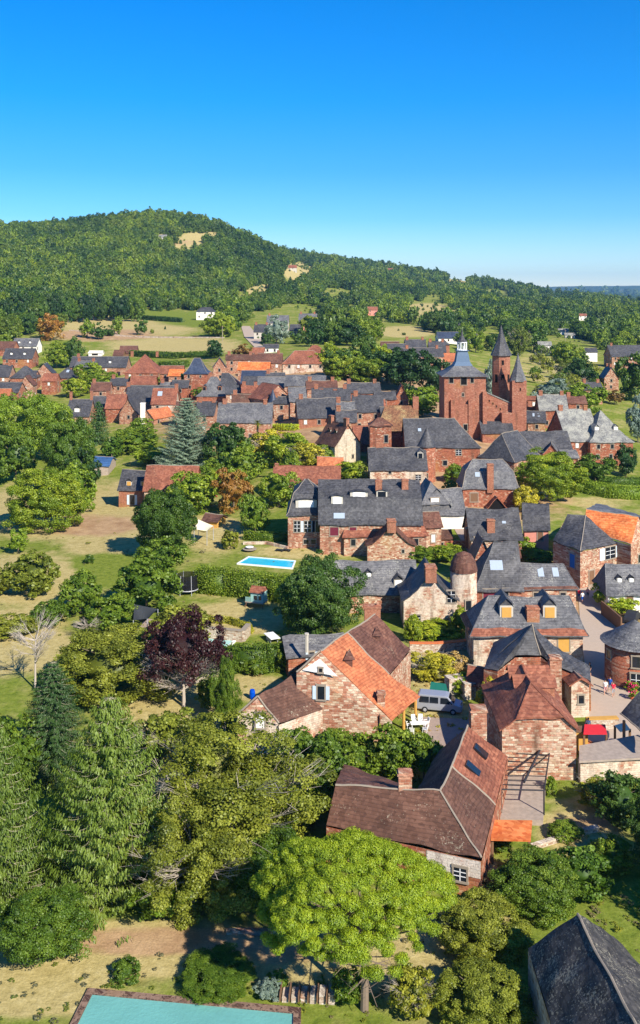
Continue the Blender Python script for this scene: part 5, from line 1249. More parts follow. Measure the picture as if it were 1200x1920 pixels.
def infield(u, v):
    u += 9*noise.noise(Vector((u*.05, v*.12, 1)))+5*noise.noise(Vector((u*.16, v*.3, 7))); v += 7*noise.noise(Vector((u*.06, v*.1, 9)))
    return any(((u-a)/b)**2+((v-c)/d)**2 < 1 for a, c, b, d in FIELDS)
VF = ([-900, -300, 0, 130, 255, 262, 400, 500, 600, 700, 800, 900, 1000, 1100, 1200, 1500, 2100], [640, 640, 603, 600, 600, 586, 582, 592, 605, 622, 618, 640, 652, 640, 650, 700, 700])
HZ = [(60, 665, 60, 26), (200, 700, 400, 60), (520, 610, 60, 26), (600, 700, 300, 60), (800, 655, 60, 26), (870, 640, 40, 12), (1165, 680, 40, 40), (940, 700, 60, 90)]
zones = [(0, 130, 600, 660, 14, 'forest', 'trees at the foot of the left wood'), (255, 480, 578, 602, 18, 'green', 'trees above the green field'), (560, 760, 606, 650, 20, 'green', 'trees on the slope right of the village top'), (610, 730, 680, 715, 8, 'green', 'garden trees behind the village roofs'), (860, 1200, 612, 662, 85, 'green', 'trees between the far right houses'), (1000, 1130, 662, 755, 40, 'oak', 'orchard trees right of the church'), (400, 500, 600, 660, 10, 'green', 'trees along the curving road'), (760, 1200, 590, 625, 50, 'forest', 'trees below the slope meadow')]
LAB = {'trees at the foot of the left wood': 'tree at the foot of the left wood above the white mansard house', 'trees above the green field': 'tree in the line above the green field', 'trees on the slope right of the village top': 'tree on the slope right of the village top below the wood', 'garden trees behind the village roofs': 'garden tree between the pink wall and the village roofs', 'trees between the far right houses': 'tree among the scattered white houses on the right plain', 'orchard trees right of the church': 'small orchard tree on the yellow meadow right of the church', 'trees along the curving road': 'tree beside the curving road under the twin slate houses', 'trees below the slope meadow': 'tree below the dry slope meadow'}
for u0, u1, v0, v1, n, kd, grp in zones:
    for i in range(n):
        for _ in range(20):
            u, v = rng.uniform(u0, u1), rng.uniform(v0, v1)
            if not infield(u, v) or kd == 'oak': break
        s = find_s(u, v); hm = rng.uniform(5, 8) if kd == 'oak' else rng.uniform(8, 14)
        tree(rng.choice([kd, kd, 'green', 'dark', 'forest']) if kd != 'oak' else rng.choice(['oak', 'green']), u, v, hm*s*rng.uniform(.8, 1.1), hm*s, LAB[grp], grp, L=1 if hm*s > 30 else 2, s=s)
# forest edge: tall individual trees at the left field
for i in range(30):
    u = 2+i*9+rng.uniform(-3, 3); v = 602+rng.uniform(-5, 3)
    if u > 256: break
    s = find_s(u, v); hm = rng.uniform(15, 22)
    tree(rng.choice(['green', 'forest', 'tall', 'dark']), u, v, hm*s*.62, hm*s, 'tall tree in the front row of the wood behind the dry field', 'front row of the left wood', L=1, s=s)
pts, scl, ids = [], [], []
cell = {}
def add_forest(n, s0, s1, size, u0=-880, u1=2080, dens=1.0, minr=.62):
    k = 0
    for _ in range(n):
        a = rng.random(); s = 1/math.sqrt(1/s1**2-a*(1/s1**2-1/s0**2)); u = rng.uniform(u0, u1)
        z = gz(u, s); v = VH+s*(HC-z)
        fld = infield(u, v)
        if fld and rng.random() > .035: continue
        vf = np.interp(u, *VF)
        pr = 1.0 if v < vf else .10
        if v > 700: continue
        nz = noise.noise(Vector((u*.012, v*.03, 3)))
        if v > 545 and u > 440 and nz > .12: pr *= .12
        if 505 < v < 560 and nz > .38: pr *= .1
        if any(abs(u-a_) < b_ and abs(v-c_) < d_ for a_, c_, b_, d_ in HZ): continue
        if rng.random() > pr*dens: continue
        x, y = (u-UC)/s, F/s; sz = size*(.45 if fld else 1)*rng.choice([.6, .8, 1, 1.2, 1.6])*rng.uniform(.85, 1.15)
        ck = (int(x//(size*minr)), int(y//(size*minr)))
        if ck in cell: continue
        cell[ck] = 1; pts.append((x, y, z-.5)); scl.append((sz, sz, sz*rng.uniform(.8, 1.5))); ids.append(rng.randint(0, 6)); k += 1
    return k
k1 = add_forest(190000, 3.0, 1.1, 6.6)
cell.clear(); k2 = add_forest(80000, 1.1, .6, 9.5)
cell.clear(); k3 = add_forest(22000, .6, .25, 20, dens=.8)
cell.clear(); k4 = add_forest(5000, .25, .15, 50, dens=.6)
print('forest', k1, k2, k3, k4)
def instancer(name, pts, scl, ids, protos, matname=None):
    me = bpy.data.meshes.new(name); me.vertices.add(len(pts)); me.vertices.foreach_set('co', np.array(pts, float).ravel())
    a = me.attributes.new('scl', 'FLOAT_VECTOR', 'POINT'); a.data.foreach_set('vector', np.array(scl, float).ravel())
    a = me.attributes.new('pid', 'INT', 'POINT'); a.data.foreach_set('value', np.array(ids, np.int32))
    o = bpy.data.objects.new(name, me); col.objects.link(o); o['kind'] = 'stuff'
    ng = bpy.data.node_groups.new(name, 'GeometryNodeTree')
    ng.interface.new_socket('Geometry', in_out='INPUT', socket_type='NodeSocketGeometry'); ng.interface.new_socket('Geometry', in_out='OUTPUT', socket_type='NodeSocketGeometry')
    gi, go = ng.nodes.new('NodeGroupInput'), ng.nodes.new('NodeGroupOutput'); G = ng.nodes.new
    j = G('GeometryNodeJoinGeometry')
    for pr in protos:
        oi = G('GeometryNodeObjectInfo'); oi.transform_space = 'ORIGINAL'; oi.inputs['Object'].default_value = pr; oi.inputs['As Instance'].default_value = True
        ng.links.new(oi.outputs['Geometry'], j.inputs[0])
    ip = G('GeometryNodeInstanceOnPoints'); ip.inputs['Pick Instance'].default_value = True
    na = G('GeometryNodeInputNamedAttribute'); na.data_type = 'FLOAT_VECTOR'; na.inputs[0].default_value = 'scl'
    nb = G('GeometryNodeInputNamedAttribute'); nb.data_type = 'INT'; nb.inputs[0].default_value = 'pid'
    rv = G('FunctionNodeRandomValue'); rv.data_type = 'FLOAT_VECTOR'; rv.inputs[0].default_value = (0, 0, 0); rv.inputs[1].default_value = (0, 0, 6.28)
    ng.links.new(gi.outputs[0], ip.inputs['Points']); ng.links.new(j.outputs[0], ip.inputs['Instance']); ng.links.new(nb.outputs[0], ip.inputs['Instance Index'])
    ng.links.new(na.outputs[0], ip.inputs['Scale']); ng.links.new(rv.outputs[0], ip.inputs['Rotation']); ng.links.new(ip.outputs[0], go.inputs[0])
    md = o.modifiers.new('scatter', 'NODES'); md.node_group = ng
    return o
def crowns_of(spec):
    out = []
    for k, L, v in spec:
        me = crown(k, L, v); ob = next((o for o in bpy.data.objects if o.data is me), None)
        if ob is None:
            ob = tree(k, rng.uniform(620, 1000), rng.uniform(655, 668), 26, 26, 'tree in the belt of greenery behind the village roofs', 'belt of trees behind the roofs', var=v, L=L).children[0]
        out.append(ob)
    return out
instancer('forest', pts, scl, ids, crowns_of([('forest', 2, 0), ('forest', 2, 1), ('forest', 2, 2), ('green', 2, 0), ('dark', 2, 1), ('fir', 2, 0), ('green', 2, 2)]))
# far blue hills across the plain
hm_ = MB(); nU, nR = 90, 14; base = 0
for r_ in range(nR):
    for i in range(nU):
        t = i/(nU-1); x = -2000+t*15000; y = 9000+r_*260
        env = max(0, min(1, (x-900)/1300)); q = math.sin(min(1, r_/8)*math.pi/2)
        z = 27+q*env*(140+30*noise.noise(Vector((x*.00055, r_*.02, 0)))+16*noise.noise(Vector((x*.002, r_*.15, 4))))-(0 if r_ else 20)
        hm_.v.append((x, y, z))
for r_ in range(nR-1):
    for i in range(nU-1): b = r_*nU+i; hm_.f.append((b, b+1, b+nU+1, b+nU)); hm_.m.append(0)
m, nt = new_mat('hill_wood'); N = NT(nt); v = N.coord(rnd=False); n = N.noise(v, .006, 5, .6)
N.out(N.ramp(n, [(.35, (.03, .06, .018)), (.55, (.06, .1, .03)), (.72, (.3, .26, .14))]), 1, None); M['hill_wood'] = m
o = smooth(hm_.build('hills', 'hill_wood')); o['kind'] = 'structure'
# grass tufts on the near banks
gp_, gs_, gi_ = [], [], []
tuft = crown_broad('grass_tuft', 'leaf_olive', 3, 12, 10, .09, z0=0, rc=.2, core=False)
ob = bpy.data.objects.new('bush', tuft); col.objects.link(ob); pt, s = gp(600, 1800); ob.location = pt; ob.scale = (.5, .5, .4); tag(ob, 'small grass tuft on the dry bank above the pool', 'grass tuft')
tuf2 = crown_broad('grass_tuft', 'leaf_dry', 4, 12, 10, .09, z0=0, rc=.2, core=False)
o2 = bpy.data.objects.new('bush', tuf2); col.objects.link(o2); pt, s = gp(720, 1860); o2.location = pt; o2.scale = (.5, .5, .4); tag(o2, 'small dry grass tuft right of the umbrella pine trunk', 'grass tuft')
for _ in range(5200):
    u, v = rng.uniform(-60, 1260), 1000+920*rng.random()
    if 150 < u < 560 and v > 1855: continue
    p, s = gp(u, v)
    if noise.noise(Vector((p.x*.12, p.y*.12, 5))) < -.02: continue
    if 1080 < u < 1180 and v < 1400: continue
    if v > 1740 and rng.random() < .6: continue
    q = rng.uniform(.10, .36)*(1 if rng.random() < .93 else 1.8); gp_.append(tuple(p)); gs_.append((q*1.6, q*1.6, q*.8)); gi_.append(rng.randint(0, 1))
instancer('ground_cover', gp_, gs_, gi_, [ob, o2])
# ------------------------------------------------------------------ garden things, vehicles, people
def thing(name, label, cat, u, v, rz=0, group=None, dz=0):
    p, s = gp(u, v); p = p+Vector((0, 0, dz)); return empty(name, p, rz, label, cat, group), p, s
def flat(mb, pts, c, z0, z1):
    n = len(pts); a = [Vector((p.x-c.x, p.y-c.y, z0)) for p in pts]; b = [Vector((p.x-c.x, p.y-c.y, z1)) for p in pts]
    mb.poly(b); 
    for i in range(n): mb.poly([a[i], a[(i+1) % n], b[(i+1) % n], b[i]])
    return mb
def pool(label, corners, water_m, cop_m, cw, depth=.25):
    P = [gp(u, v)[0] for u, v in corners]; c = sum(P, Vector())/len(P); root = empty('swimming_pool', c, 0, label, 'pool')
    C0 = Vector((c.x, c.y, 0)); out = []
    n = len(P)
    for i in range(n):
        a, b, d = P[i-1], P[i], P[(i+1) % n]; e1 = (b-a).xy.normalized(); e2 = (d-b).xy.normalized(); m = (e1-e2); m = m.normalized() if m.length > .01 else Vector((e1.y, -e1.x))
        out.append(b+Vector((m.x, m.y, 0))*cw*1.35)
    MB().poly([Vector((p.x-c.x, p.y-c.y, .10)) for p in P]).build('water', water_m, root)
    mb = MB()
    for i in range(n):
        j = (i+1) % n; q = [P[i], P[j], out[j], out[i]]; t = [Vector((p.x-c.x, p.y-c.y, .2)) for p in q]; mb.poly(t)
        mb.poly([t[0], t[1], t[1]-Vector((0, 0, .2)), t[0]-Vector((0, 0, .2))]); mb.poly([t[3], t[2], t[2]-Vector((0, 0, .5)), t[3]-Vector((0, 0, .5))])
    mb.build('coping', cop_m, root); return root
pool('bright blue rectangular pool with white rim on the mansion lawn', [(447, 1058), (547, 1067), (552, 1053), (467, 1045)], 'pool_blue', 'white', .24)
pool('large turquoise covered pool with dark brick rim in the bottom left corner', [(120, 1975), (548, 1975), (550, 1904), (173, 1868)], 'pool_cover', 'brick_dark', .5)
pool('half hidden mint green pool behind the dark purple tree', [(360, 1216), (424, 1216), (440, 1200), (386, 1196)], 'pool_mint', 'white', .4)
def wallrun(label, pts, hpx, th, mat='wall_rubble', name='stone_wall', cap=None):
    W_ = [gp(u, v) for u, v in pts]; c = W_[0][0].copy(); mb = MB(); cb = MB()
    for (a, s0), (b, s1) in zip(W_, W_[1:]):
        d = (b-a); n2 = Vector((-d.y, d.x, 0)).normalized(); hh = hpx/((s0+s1)/2)
        m = (a+b)/2-c; mb.obox(m-Vector((0, 0, .6)), d*1.01, n2*th, Vector((0, 0, hh+.6)))
        if cap: cb.obox(m+Vector((0, 0, hh)), d*1.01, n2*(th+.12), Vector((0, 0, .1)))
    if cap:
        root = empty(name, c, 0, label, 'wall'); mb.build('wall', mat, root); cb.build('coping', cap, root); return root
    o = mb.build(name, mat); o.location = c; return tag(o, label, 'wall')
wallrun('curved rubble retaining wall under the low clipped hedge', [(383, 1196), (425, 1200), (455, 1203), (466, 1190)], 20, .6, cap='mortar')
wallrun('pale garden wall between the mansion lawn and its hedge', [(456, 1021), (500, 1020), (540, 1030)], 5, .4, 'wall_pale')
wallrun('long pink garden wall behind the village roofs', [(636, 682), (704, 682)], 9, .5, 'wall_pink')
wallrun('rubble wall below the row of shrubs at the pale gabled house', [(768, 1222), (820, 1222), (885, 1216)], 16, .6, 'wall_rubble', cap='pot_orange')
wallrun('ruined dry stone wall on the bank behind the silver van', [(778, 1250), (820, 1246), (868, 1250)], 12, .8)
wallrun('mossy rubble bank wall right of the silver van', [(838, 1300), (868, 1296), (882, 1312)], 30, 1.4, 'wall_rubble')
wallrun('low rubble wall with ochre coping beside the red awning', [(1100, 1366), (1158, 1364)], 18, .6, 'wall_rubble', cap='wood_ochre')
wallrun('white rubble wall holding up the grey terrace roof', [(1086, 1466), (1140, 1464), (1215, 1458)], 42, .8, 'wall_pale')
wallrun('curving dry stone wall on the slope above the laurels', [(998, 1592), (1060, 1572), (1120, 1556)], 8, .5, 'wall_rubble')
wallrun('dark timber fence wall beside the lane under the vine', [(1128, 1152), (1165, 1184)], 26, .2, 'wood', name='timber_fence')['category'] = 'fence'
wallrun('red pier wall between the slate house and the lane', [(845, 1026), (872, 1026)], 12, .4, 'wall_red')
wallrun('yellow weathered wall piece at the bottom of the umbrella pine', [(424, 1749), (470, 1747), (560, 1752)], 5, .4, 'wall_pale')
wallrun('long stone wall across the field above the left village', [(130, 620), (250, 632), (420, 634)], 2, .4, 'wall_rubble')
o, p, s = thing('brick_pillar', 'tall free standing orange brick pillar beside the tiled shed', 'pillar', 878, 1028)
MB().box(0, 0, 0, .9, .9, 3.6).build('shaft', 'wall_brick', o); MB().box(0, 0, 3.6, 1.1, 1.1, .2).build('cap', 'mortar', o)
# deck, terrace roof, pergola
def slab(name, label, cat, pts, z, th, mat, posts=(), pm='wood'):
    P = [P3(u, v, z) for u, v in pts]; c = sum(P, Vector())/len(P); c = Vector((c.x, c.y, 0)); root = empty(name, c, 0, label, cat)
    mb = MB(); flat(mb, [p for p in P], c, z-th, z); mb.poly([Vector((p.x-c.x, p.y-c.y, z-th)) for p in reversed(P)]); mb.build('deck' if not posts else 'roof', mat, root)
    for u, v in posts: q = P3(u, v, z-th); MB().box(q.x-c.x, q.y-c.y, -.2, .2, .2, z-th+.2).build('post', pm, root)
    return root, c, P
slab('terrace_roof', 'flat grey boarded roof on the white rubble wall at the right border', 'roof', [(1086, 1427), (1215, 1420), (1215, 1374), (1086, 1398)], 2.4, .2, 'wood_grey', posts=[(1090, 1425)])
root, c, P = slab('terrace', 'weathered boarded terrace under the rusty pergola frame', 'terrace', [(926, 1534), (1018, 1538), (1027, 1425), (942, 1420)], .5, .7, 'wood_grey')
pr, cc, P = slab('pergola', 'rusty iron pergola frame over the weathered terrace', 'pergola', [(940, 1480), (1020, 1482), (1032, 1400), (946, 1396)], 2.6, .05, 'metal_dark')
for ch in list(pr.children): bpy.data.objects.remove(ch)
L_ = [p-cc for p in P]
mb = MB()
for i in range(4): mb.tube(L_[i], L_[(i+1) % 4], .07, n=5)
for i in range(1, 10): t = i/10; mb.tube(L_[0].lerp(L_[3], t), L_[1].lerp(L_[2], t), .04, n=4)
mb.tube(L_[1].lerp(L_[2], .95)+Vector((-.8, 0, .3)), L_[0].lerp(L_[1], .6)+Vector((0, 1.2, .1)), .12, n=5)
mb.build('beams', 'metal_dark', pr)
for q in L_: MB().tube((q.x, q.y, .4), (q.x, q.y, 2.6), .07).build('post', 'metal_dark', pr)
slab('lean_to_roof', 'small bright orange tiled lean-to roof at the end of the terrace', 'roof', [(920, 1573), (995, 1575), (998, 1538), (925, 1537)], 2.2, .15, 'tile_bright', posts=[(923, 1572), (992, 1573)])
slab('market_awning', 'small tan canvas awning under the slate shelter', 'awning', [(1152, 1360), (1172, 1354), (1182, 1368), (1163, 1372)], 2.4, .05, 'cloth_cream', posts=[(1153, 1361), (1181, 1367)])
slab('red_awning', 'bright red flat awning in front of the stone house', 'awning', [(1094, 1376), (1138, 1376), (1135, 1358), (1096, 1358)], 2.5, .08, 'cloth_red', posts=[(1095, 1375), (1137, 1375)])
o, p, s = thing('market_stall', 'ochre painted stall box beside the red awning', 'stall', 1085, 1408); MB().box(0, 0, 0, 1.6, 1.2, 2.2).build('body', 'wood_ochre', o); MB().box(0, 0, 2.2, 1.8, 1.4, .1).build('top', 'wood', o)
for i, (u, v, m, lb) in enumerate([(1104, 1396, 'pot_orange', 'orange topped cafe table behind the red awning'), (1120, 1396, 'wood_grey', 'round grey cafe table right of the orange topped table'), (1150, 1392, 'shirt_pink', 'pink clothed cafe table at the edge of the shade')]):
    o, p, s = thing('cafe_table', lb, 'table', u, v+10); MB().lathe([(.5, .7), (.5, .75)], 12).build('table_top', m, o); MB().tube((0, 0, 0), (0, 0, .7), .05).box(0, 0, 0, .5, .5, .04).build('leg', 'metal_dark', o)
# trampoline
o, p, s = thing('trampoline', 'round black netted trampoline beside the thick high hedge', 'trampoline', 351, 1112); r = 21/s
m = MB()
for i in range(24):
    a, b = 2*math.pi*i/24, 2*math.pi*(i+1)/24; m.tube((r*math.cos(a), r*math.sin(a), .75), (r*math.cos(b), r*math.sin(b), .75), .10, n=5)
m.build('rim', 'metal_grey', o); MB().lathe([(r*.93, .72), (r*.93, .74)], 24).build('mat', 'rubber', o)
nm_, nt = new_mat('net'); N = NT(nt); d = N.n('ShaderNodeBsdfDiffuse'); d.inputs[0].default_value = (.015, .015, .017, 1); t = N.n('ShaderNodeBsdfTransparent'); x = N.n('ShaderNodeMixShader'); x.inputs[0].default_value = .18; N.l(d.outputs[0], x.inputs[1]); N.l(t.outputs[0], x.inputs[2]); q = N.n('ShaderNodeOutputMaterial'); N.l(x.outputs[0], q.inputs[0]); M['net'] = nm_
mb = MB()
for i in range(24):
    a, b = 2*math.pi*i/24, 2*math.pi*(i+1)/24; mb.poly([(r*math.cos(a), r*math.sin(a), .8), (r*math.cos(b), r*math.sin(b), .8), (r*.9*math.cos(b), r*.9*math.sin(b), 3.0), (r*.9*math.cos(a), r*.9*math.sin(a), 3.0)])
mb.build('safety_net', 'net', o)
for i in range(6): a = i*math.pi/3; MB().tube((r*1.02*math.cos(a), r*1.02*math.sin(a), 0), (r*.92*math.cos(a), r*.92*math.sin(a), 3.1), .05).build('pole', 'metal_grey', o)
# playhouse
o, p, s = thing('playhouse', 'pale green wooden playhouse on stilts with a red roof', 'playhouse', 481, 1137, R(-20))
MB().box(.4, 0, .9, 2.0, 1.7, 1.5).build('cabin', 'teal_paint', o); MB().box(0, 0, .75, 3.0, 1.9, .15).build('platform', 'wood_grey', o)
m = MB(); 
for sg in (-1, 1): m.poly([(.4-1.2, sg*1.1, 2.35), (.4+1.2, sg*1.1, 2.35), (.4+1.2, 0, 3.15), (.4-1.2, 0, 3.15)])
for e in (-1, 1): m.poly([(.4+e, -.85, 2.4), (.4+e, .85, 2.4), (.4+e, 0, 3.1)])
m.build('roof', 'tile_red', o)
for x in (-1.3, 1.3):
    for y in (-.8, .8): MB().tube((x*1.1, y*1.2, -.1), (x, y, .8), .06).build('stilt', 'wood', o)
m = MB(); 
for k in range(7): m.box(-1.4+k*.12, -.9, .9, .06, .05, .7)
m.build('railing', 'teal_paint', o); MB().box(.2, -.87, 1.3, .5, .06, .6).box(.95, -.87, 1.3, .4, .06, .6).build('window', 'glass', o)
MB().obox((-1.9, 0, 0), (1.2, 0, .75), (0, .7, 0), (0, 0, .08)).build('ladder', 'wood', o)
# small garden things
o, p, s = thing('rain_barrel', 'bright blue plastic barrel beside the low annex', 'barrel', 473, 1310); MB().lathe([(.28, 0), (.34, .3), (.34, .8), (.28, 1.05), (.0, 1.05)], 14).build('body', 'plastic_blue', o); MB().lathe([(.36, .35), (.36, .4)], 14).build('hoop', 'plastic_blue', o)
for u, rz, lb in ((527, .5, 'left one of two black sun loungers on the mansion lawn'), (540, .5, 'right one of two black sun loungers on the mansion lawn')):
    o, p, s = thing('sun_lounger', lb, 'sun lounger', u, 1034, rz-.9, 'black sun loungers'); MB().box(-.3, 0, .3, 1.3, .65, .08).build('seat', 'cloth_dark', o); MB().obox((.55, 0, .34), (.7, 0, .45), (0, .65, 0), (0, 0, .08)).build('backrest', 'cloth_dark', o)
    for x in (-.8, .3): MB().box(x, 0, 0, .06, .6, .3).build('leg', 'metal_dark', o)
o, p, s = thing('garden_table', 'round white garden table with benches on the mansion lawn', 'table', 468, 1033); MB().lathe([(.75, .7), (.75, .78)], 14).build('table_top', 'white', o); MB().tube((0, 0, 0), (0, 0, .7), .12).build('leg', 'white', o); MB().lathe([(1.3, .35), (1.3, .42)], 14).build('bench', 'mortar', o)
o, p, s = thing('slab_table', 'white table tennis slab on the lawn right of the clipped hedge', 'table', 510, 1202, R(25)); MB().box(0, 0, .7, 1.4, 2.7, .06).build('table_top', 'white', o)
for x in (-.5, .5): MB().box(x, 0, 0, .06, 1.6, .7).build('leg', 'metal_grey', o)
def sail(label, pts, mat, posts=True):
    P = [P3(u, v, z) for u, v, z in pts]; c = sum(P, Vector())/len(P); c = Vector((c.x, c.y, zat(c.x, c.y))); root = empty('shade_sail', c, 0, label, 'shade sail')
    mb = MB(); n = 8; Lq = [p-c for p in P]
    G = [[(Lq[0].lerp(Lq[1], i/n)).lerp(Lq[3].lerp(Lq[2], i/n), j/n)-Vector((0, 0, 1.1*math.sin(math.pi*i/n)*math.sin(math.pi*j/n))) for j in range(n+1)] for i in range(n+1)]
    for i in range(n):
        for j in range(n): mb.poly([G[i][j], G[i+1][j], G[i+1][j+1], G[i][j+1]])
    mb.build('canopy', mat, root)
    for q in Lq: MB().tube((q.x, q.y, -.3), q, .06).build('pole', 'metal_grey', root)
zc = gp(382, 990)[0].z
sail('cream triangular shade sail beside the garden cabin', [(364, 992, zc+2.3), (388, 996, zc+2.4), (400, 986, zc+2.6), (372, 974, zc+3.4)], 'cloth_cream')
sail('dark grey shade sail over the terrace among the trees', [(250, 1163, 2.4), (276, 1160, 2.6), (296, 1142, 3.0), (252, 1133, 3.4)], 'cloth_dark')
sheet('patio', [(250, 1180), (272, 1160), (300, 1164), (276, 1198), (252, 1196)], 'paving', .08)
sheet('patio', [(262, 1196), (282, 1176), (292, 1180), (280, 1200)], 'white', .14)
o, p, s = thing('parasol', 'small red parasol in the garden below the blue cedar', 'parasol', 396, 948); MB().lathe([(1.4, 2.0), (.8, 2.35), (0, 2.7)], 10).build('canopy', 'cloth_red', o); MB().tube((0, 0, 0), (0, 0, 2.7), .05).build('pole', 'wood', o)
o, p, s = thing('tent', 'dark green tarpaulin tent behind the silver van', 'tent', 822, 1304, R(-20))
MB().poly([(-1.0, -.9, 0), (1.0, -.9, 0), (.9, 0, 1.5), (-.9, 0, 1.5)]).poly([(1.0, .9, 0), (-1.0, .9, 0), (-.9, 0, 1.5), (.9, 0, 1.5)]).build('canopy', 'cloth_green', o)
MB().poly([(-1.0, -.9, 0), (-.9, 0, 1.5), (-1.0, .9, 0)]).poly([(1.0, -.9, 0), (1.0, .9, 0), (.9, 0, 1.5)]).build('end_flap', 'cloth_green', o)
# white garden chairs and table
def chair(u, v, rz, lb):
    o, p, s = thing('garden_chair', lb, 'chair', u, v, rz, 'white garden chairs'); MB().box(0, 0, .42, .48, .48, .05).build('seat', 'white', o); MB().obox((0, .24, .44), (.46, 0, 0), (0, .05, 0), (0, .12, .5)).build('backrest', 'white', o)
    m = MB()
    for x in (-.2, .2):
        for y in (-.2, .2): MB().tube((x*1.1, y*1.1, 0), (x, y, .43), .025, n=4).build('leg', 'white', o)
        MB().box(x*1.2, 0, .62, .05, .46, .04).build('armrest', 'white', o)
for i, (u, v, rz) in enumerate(((764, 1366, 2.2), (776, 1358, .2), (788, 1357, -.2), (799, 1362, -1.2), (797, 1374, -2.0), (772, 1378, 2.9))):
    chair(u, v, rz, ['white garden chair nearest the roof post', 'white garden chair behind the left end of the white table', 'white garden chair behind the right end of the white table', 'white garden chair at the far right of the white table', 'white garden chair at the front right of the white table', 'white garden chair at the front left of the white table'][i])
o, p, s = thing('garden_table', 'long white garden table among white chairs under the orange roof edge', 'table', 784, 1368, R(5)); MB().box(0, 0, .7, 1.7, .8, .05).build('table_top', 'white', o)
for x in (-.7, .7): MB().box(x, 0, 0, .06, .6, .7).build('leg', 'white', o)
# masts on the hills
for u, v, hp, lb in ((263, 398, 17, 'thin white mast on top of the wooded hill'), (583, 484, 16, 'thin mast on the lower ridge right of the big hill')):
    o, p, s = thing('radio_mast', lb, 'mast', u, v); MB().tube((0, 0, 0), (0, 0, hp/s), .9, .5, 6).build('pole', 'white', o); MB().box(0, 0, hp/s*.8, 3.0, 3.0, hp/s*.14).build('antenna', 'white', o)
# utility poles
for u, v, lb in ((417, 640, 'wooden utility pole by the curving road'), (428, 604, 'utility pole in front of the trees above the green field'), (1060, 640, 'pale lamp post among the far right trees')):
    o, p, s = thing('utility_pole', lb, 'pole', u, v); MB().tube((0, 0, 0), (0, 0, 9), .2, .14).build('shaft', 'mortar', o); MB().box(0, 0, 8.4, 1.8, .15, .15).build('crossarm', 'wood', o)
# steps above the pool
o, p, s = thing('garden_steps', 'short brick steps with wooden rails above the turquoise pool', 'steps', 580, 1872, R(-4))
for i in range(7): MB().box(-2.2+i*.62, 0, -.3, .42, 1.0, .55+.07*i).build('step', 'wall_rubble', o)
for i in range(6): MB().box(-1.9+i*.62, -.1, .2, .08, 1.2, .5).build('rail', 'wood', o)
# van
def profile_body(mb, prof, y0, y1, yt=None):
    n = len(prof); b = len(mb.v)
    zmx = max(z for x, z in prof)
    for y, sg in ((y0, -1), (y1, 1)):
        for x, z in prof:
            k = max(0, (z-1.05)/(zmx-1.05)); mb.v.append((x, y*(1-.13*k), z))
    for i in range(n): j = (i+1) % n; mb.f.append((b+i, b+j, b+n+j, b+n+i)); mb.m.append(0)
    mb.f.append(tuple(b+i for i in reversed(range(n)))); mb.m.append(0); mb.f.append(tuple(b+n+i for i in range(n))); mb.m.append(0)
o, p, s = thing('parked_van', 'silver minibus van parked between the farmhouse and the rubble bank', 'van', 824, 1332, R(-13))
mb = MB(); profile_body(mb, [(-2.45, .35), (2.45, .35), (2.52, .75), (2.42, 1.0), (1.75, 1.18), (1.05, 1.9), (.7, 1.98), (-2.2, 1.98), (-2.42, 1.8), (-2.5, 1.0)], -.92, .92); bd = mb.build('body', 'steel_silver', o)
bv = bd.modifiers.new('b', 'BEVEL'); bv.width = .06; bv.segments = 2
def sidewin(x0, x1, x2, x3): 
    for sg in (-1, 1): MB().poly([(x0, sg*.935, 1.15), (x1, sg*.935, 1.15), (x2, sg*.84, 1.78), (x3, sg*.84, 1.78)][::sg*-1 or 1]).build('side_window', 'glass', o)
sidewin(-2.2, -1.1, -1.1, -2.1); sidewin(-1.0, -.05, -.05, -1.0); sidewin(.2, 1.55, .95, .2)
MB().poly([(1.72, -.8, 1.24), (1.72, .8, 1.24), (1.12, .72, 1.86), (1.12, -.72, 1.86)]).build('windscreen', 'glass', o)
MB().poly([(-2.51, -.7, 1.15), (-2.51, .7, 1.15), (-2.45, .68, 1.75), (-2.45, -.68, 1.75)]).build('rear_window', 'glass', o)
for x in (-1.55, 1.6):
    for sg in (-1, 1):
        w_ = MB(); w_.tube((x, sg*.74, .33), (x, sg*.96, .33), .34, .34, 16); wo = w_.build('wheel', 'rubber', o); MB().tube((x, sg*.95, .33), (x, sg*.98, .33), .2, .18, 10).build('rim', 'metal_grey', wo)
for sg in (-1, 1): MB().box(2.46, sg*.7, .78, .12, .3, .2).build('headlight', 'glass_sky', o); MB().box(-2.48, sg*.82, .9, .08, .14, .4).build('tail_light', 'lamp_glass', o); MB().box(1.3, sg*1.05, 1.15, .12, .2, .16).build('wing_mirror', 'steel_silver', o)
MB().box(2.5, 0, .4, .14, 1.7, .25).build('bumper', 'metal_grey', o)
# dark car in the shade on the right
o, p, s = thing('parked_car', 'dark car half hidden in the shade behind the timber fence', 'car', 1186, 1164, R(60))
mb = MB(); profile_body(mb, [(-2.0, .3), (2.0, .3), (2.05, .7), (1.1, .95), (.5, 1.4), (-1.1, 1.42), (-1.9, .95), (-2.05, .6)], -.82, .82); mb.build('body', 'metal_dark', o)
for x in (-1.25, 1.25):
    for sg in (-1, 1): MB().tube((x, sg*.66, .3), (x, sg*.86, .3), .3, .3, 12).build('wheel', 'rubber', o)
MB().poly([(1.1, -.65, 1.0), (1.1, .65, 1.0), (.52, .58, 1.4), (.52, -.58, 1.4)]).build('windscreen', 'glass', o)
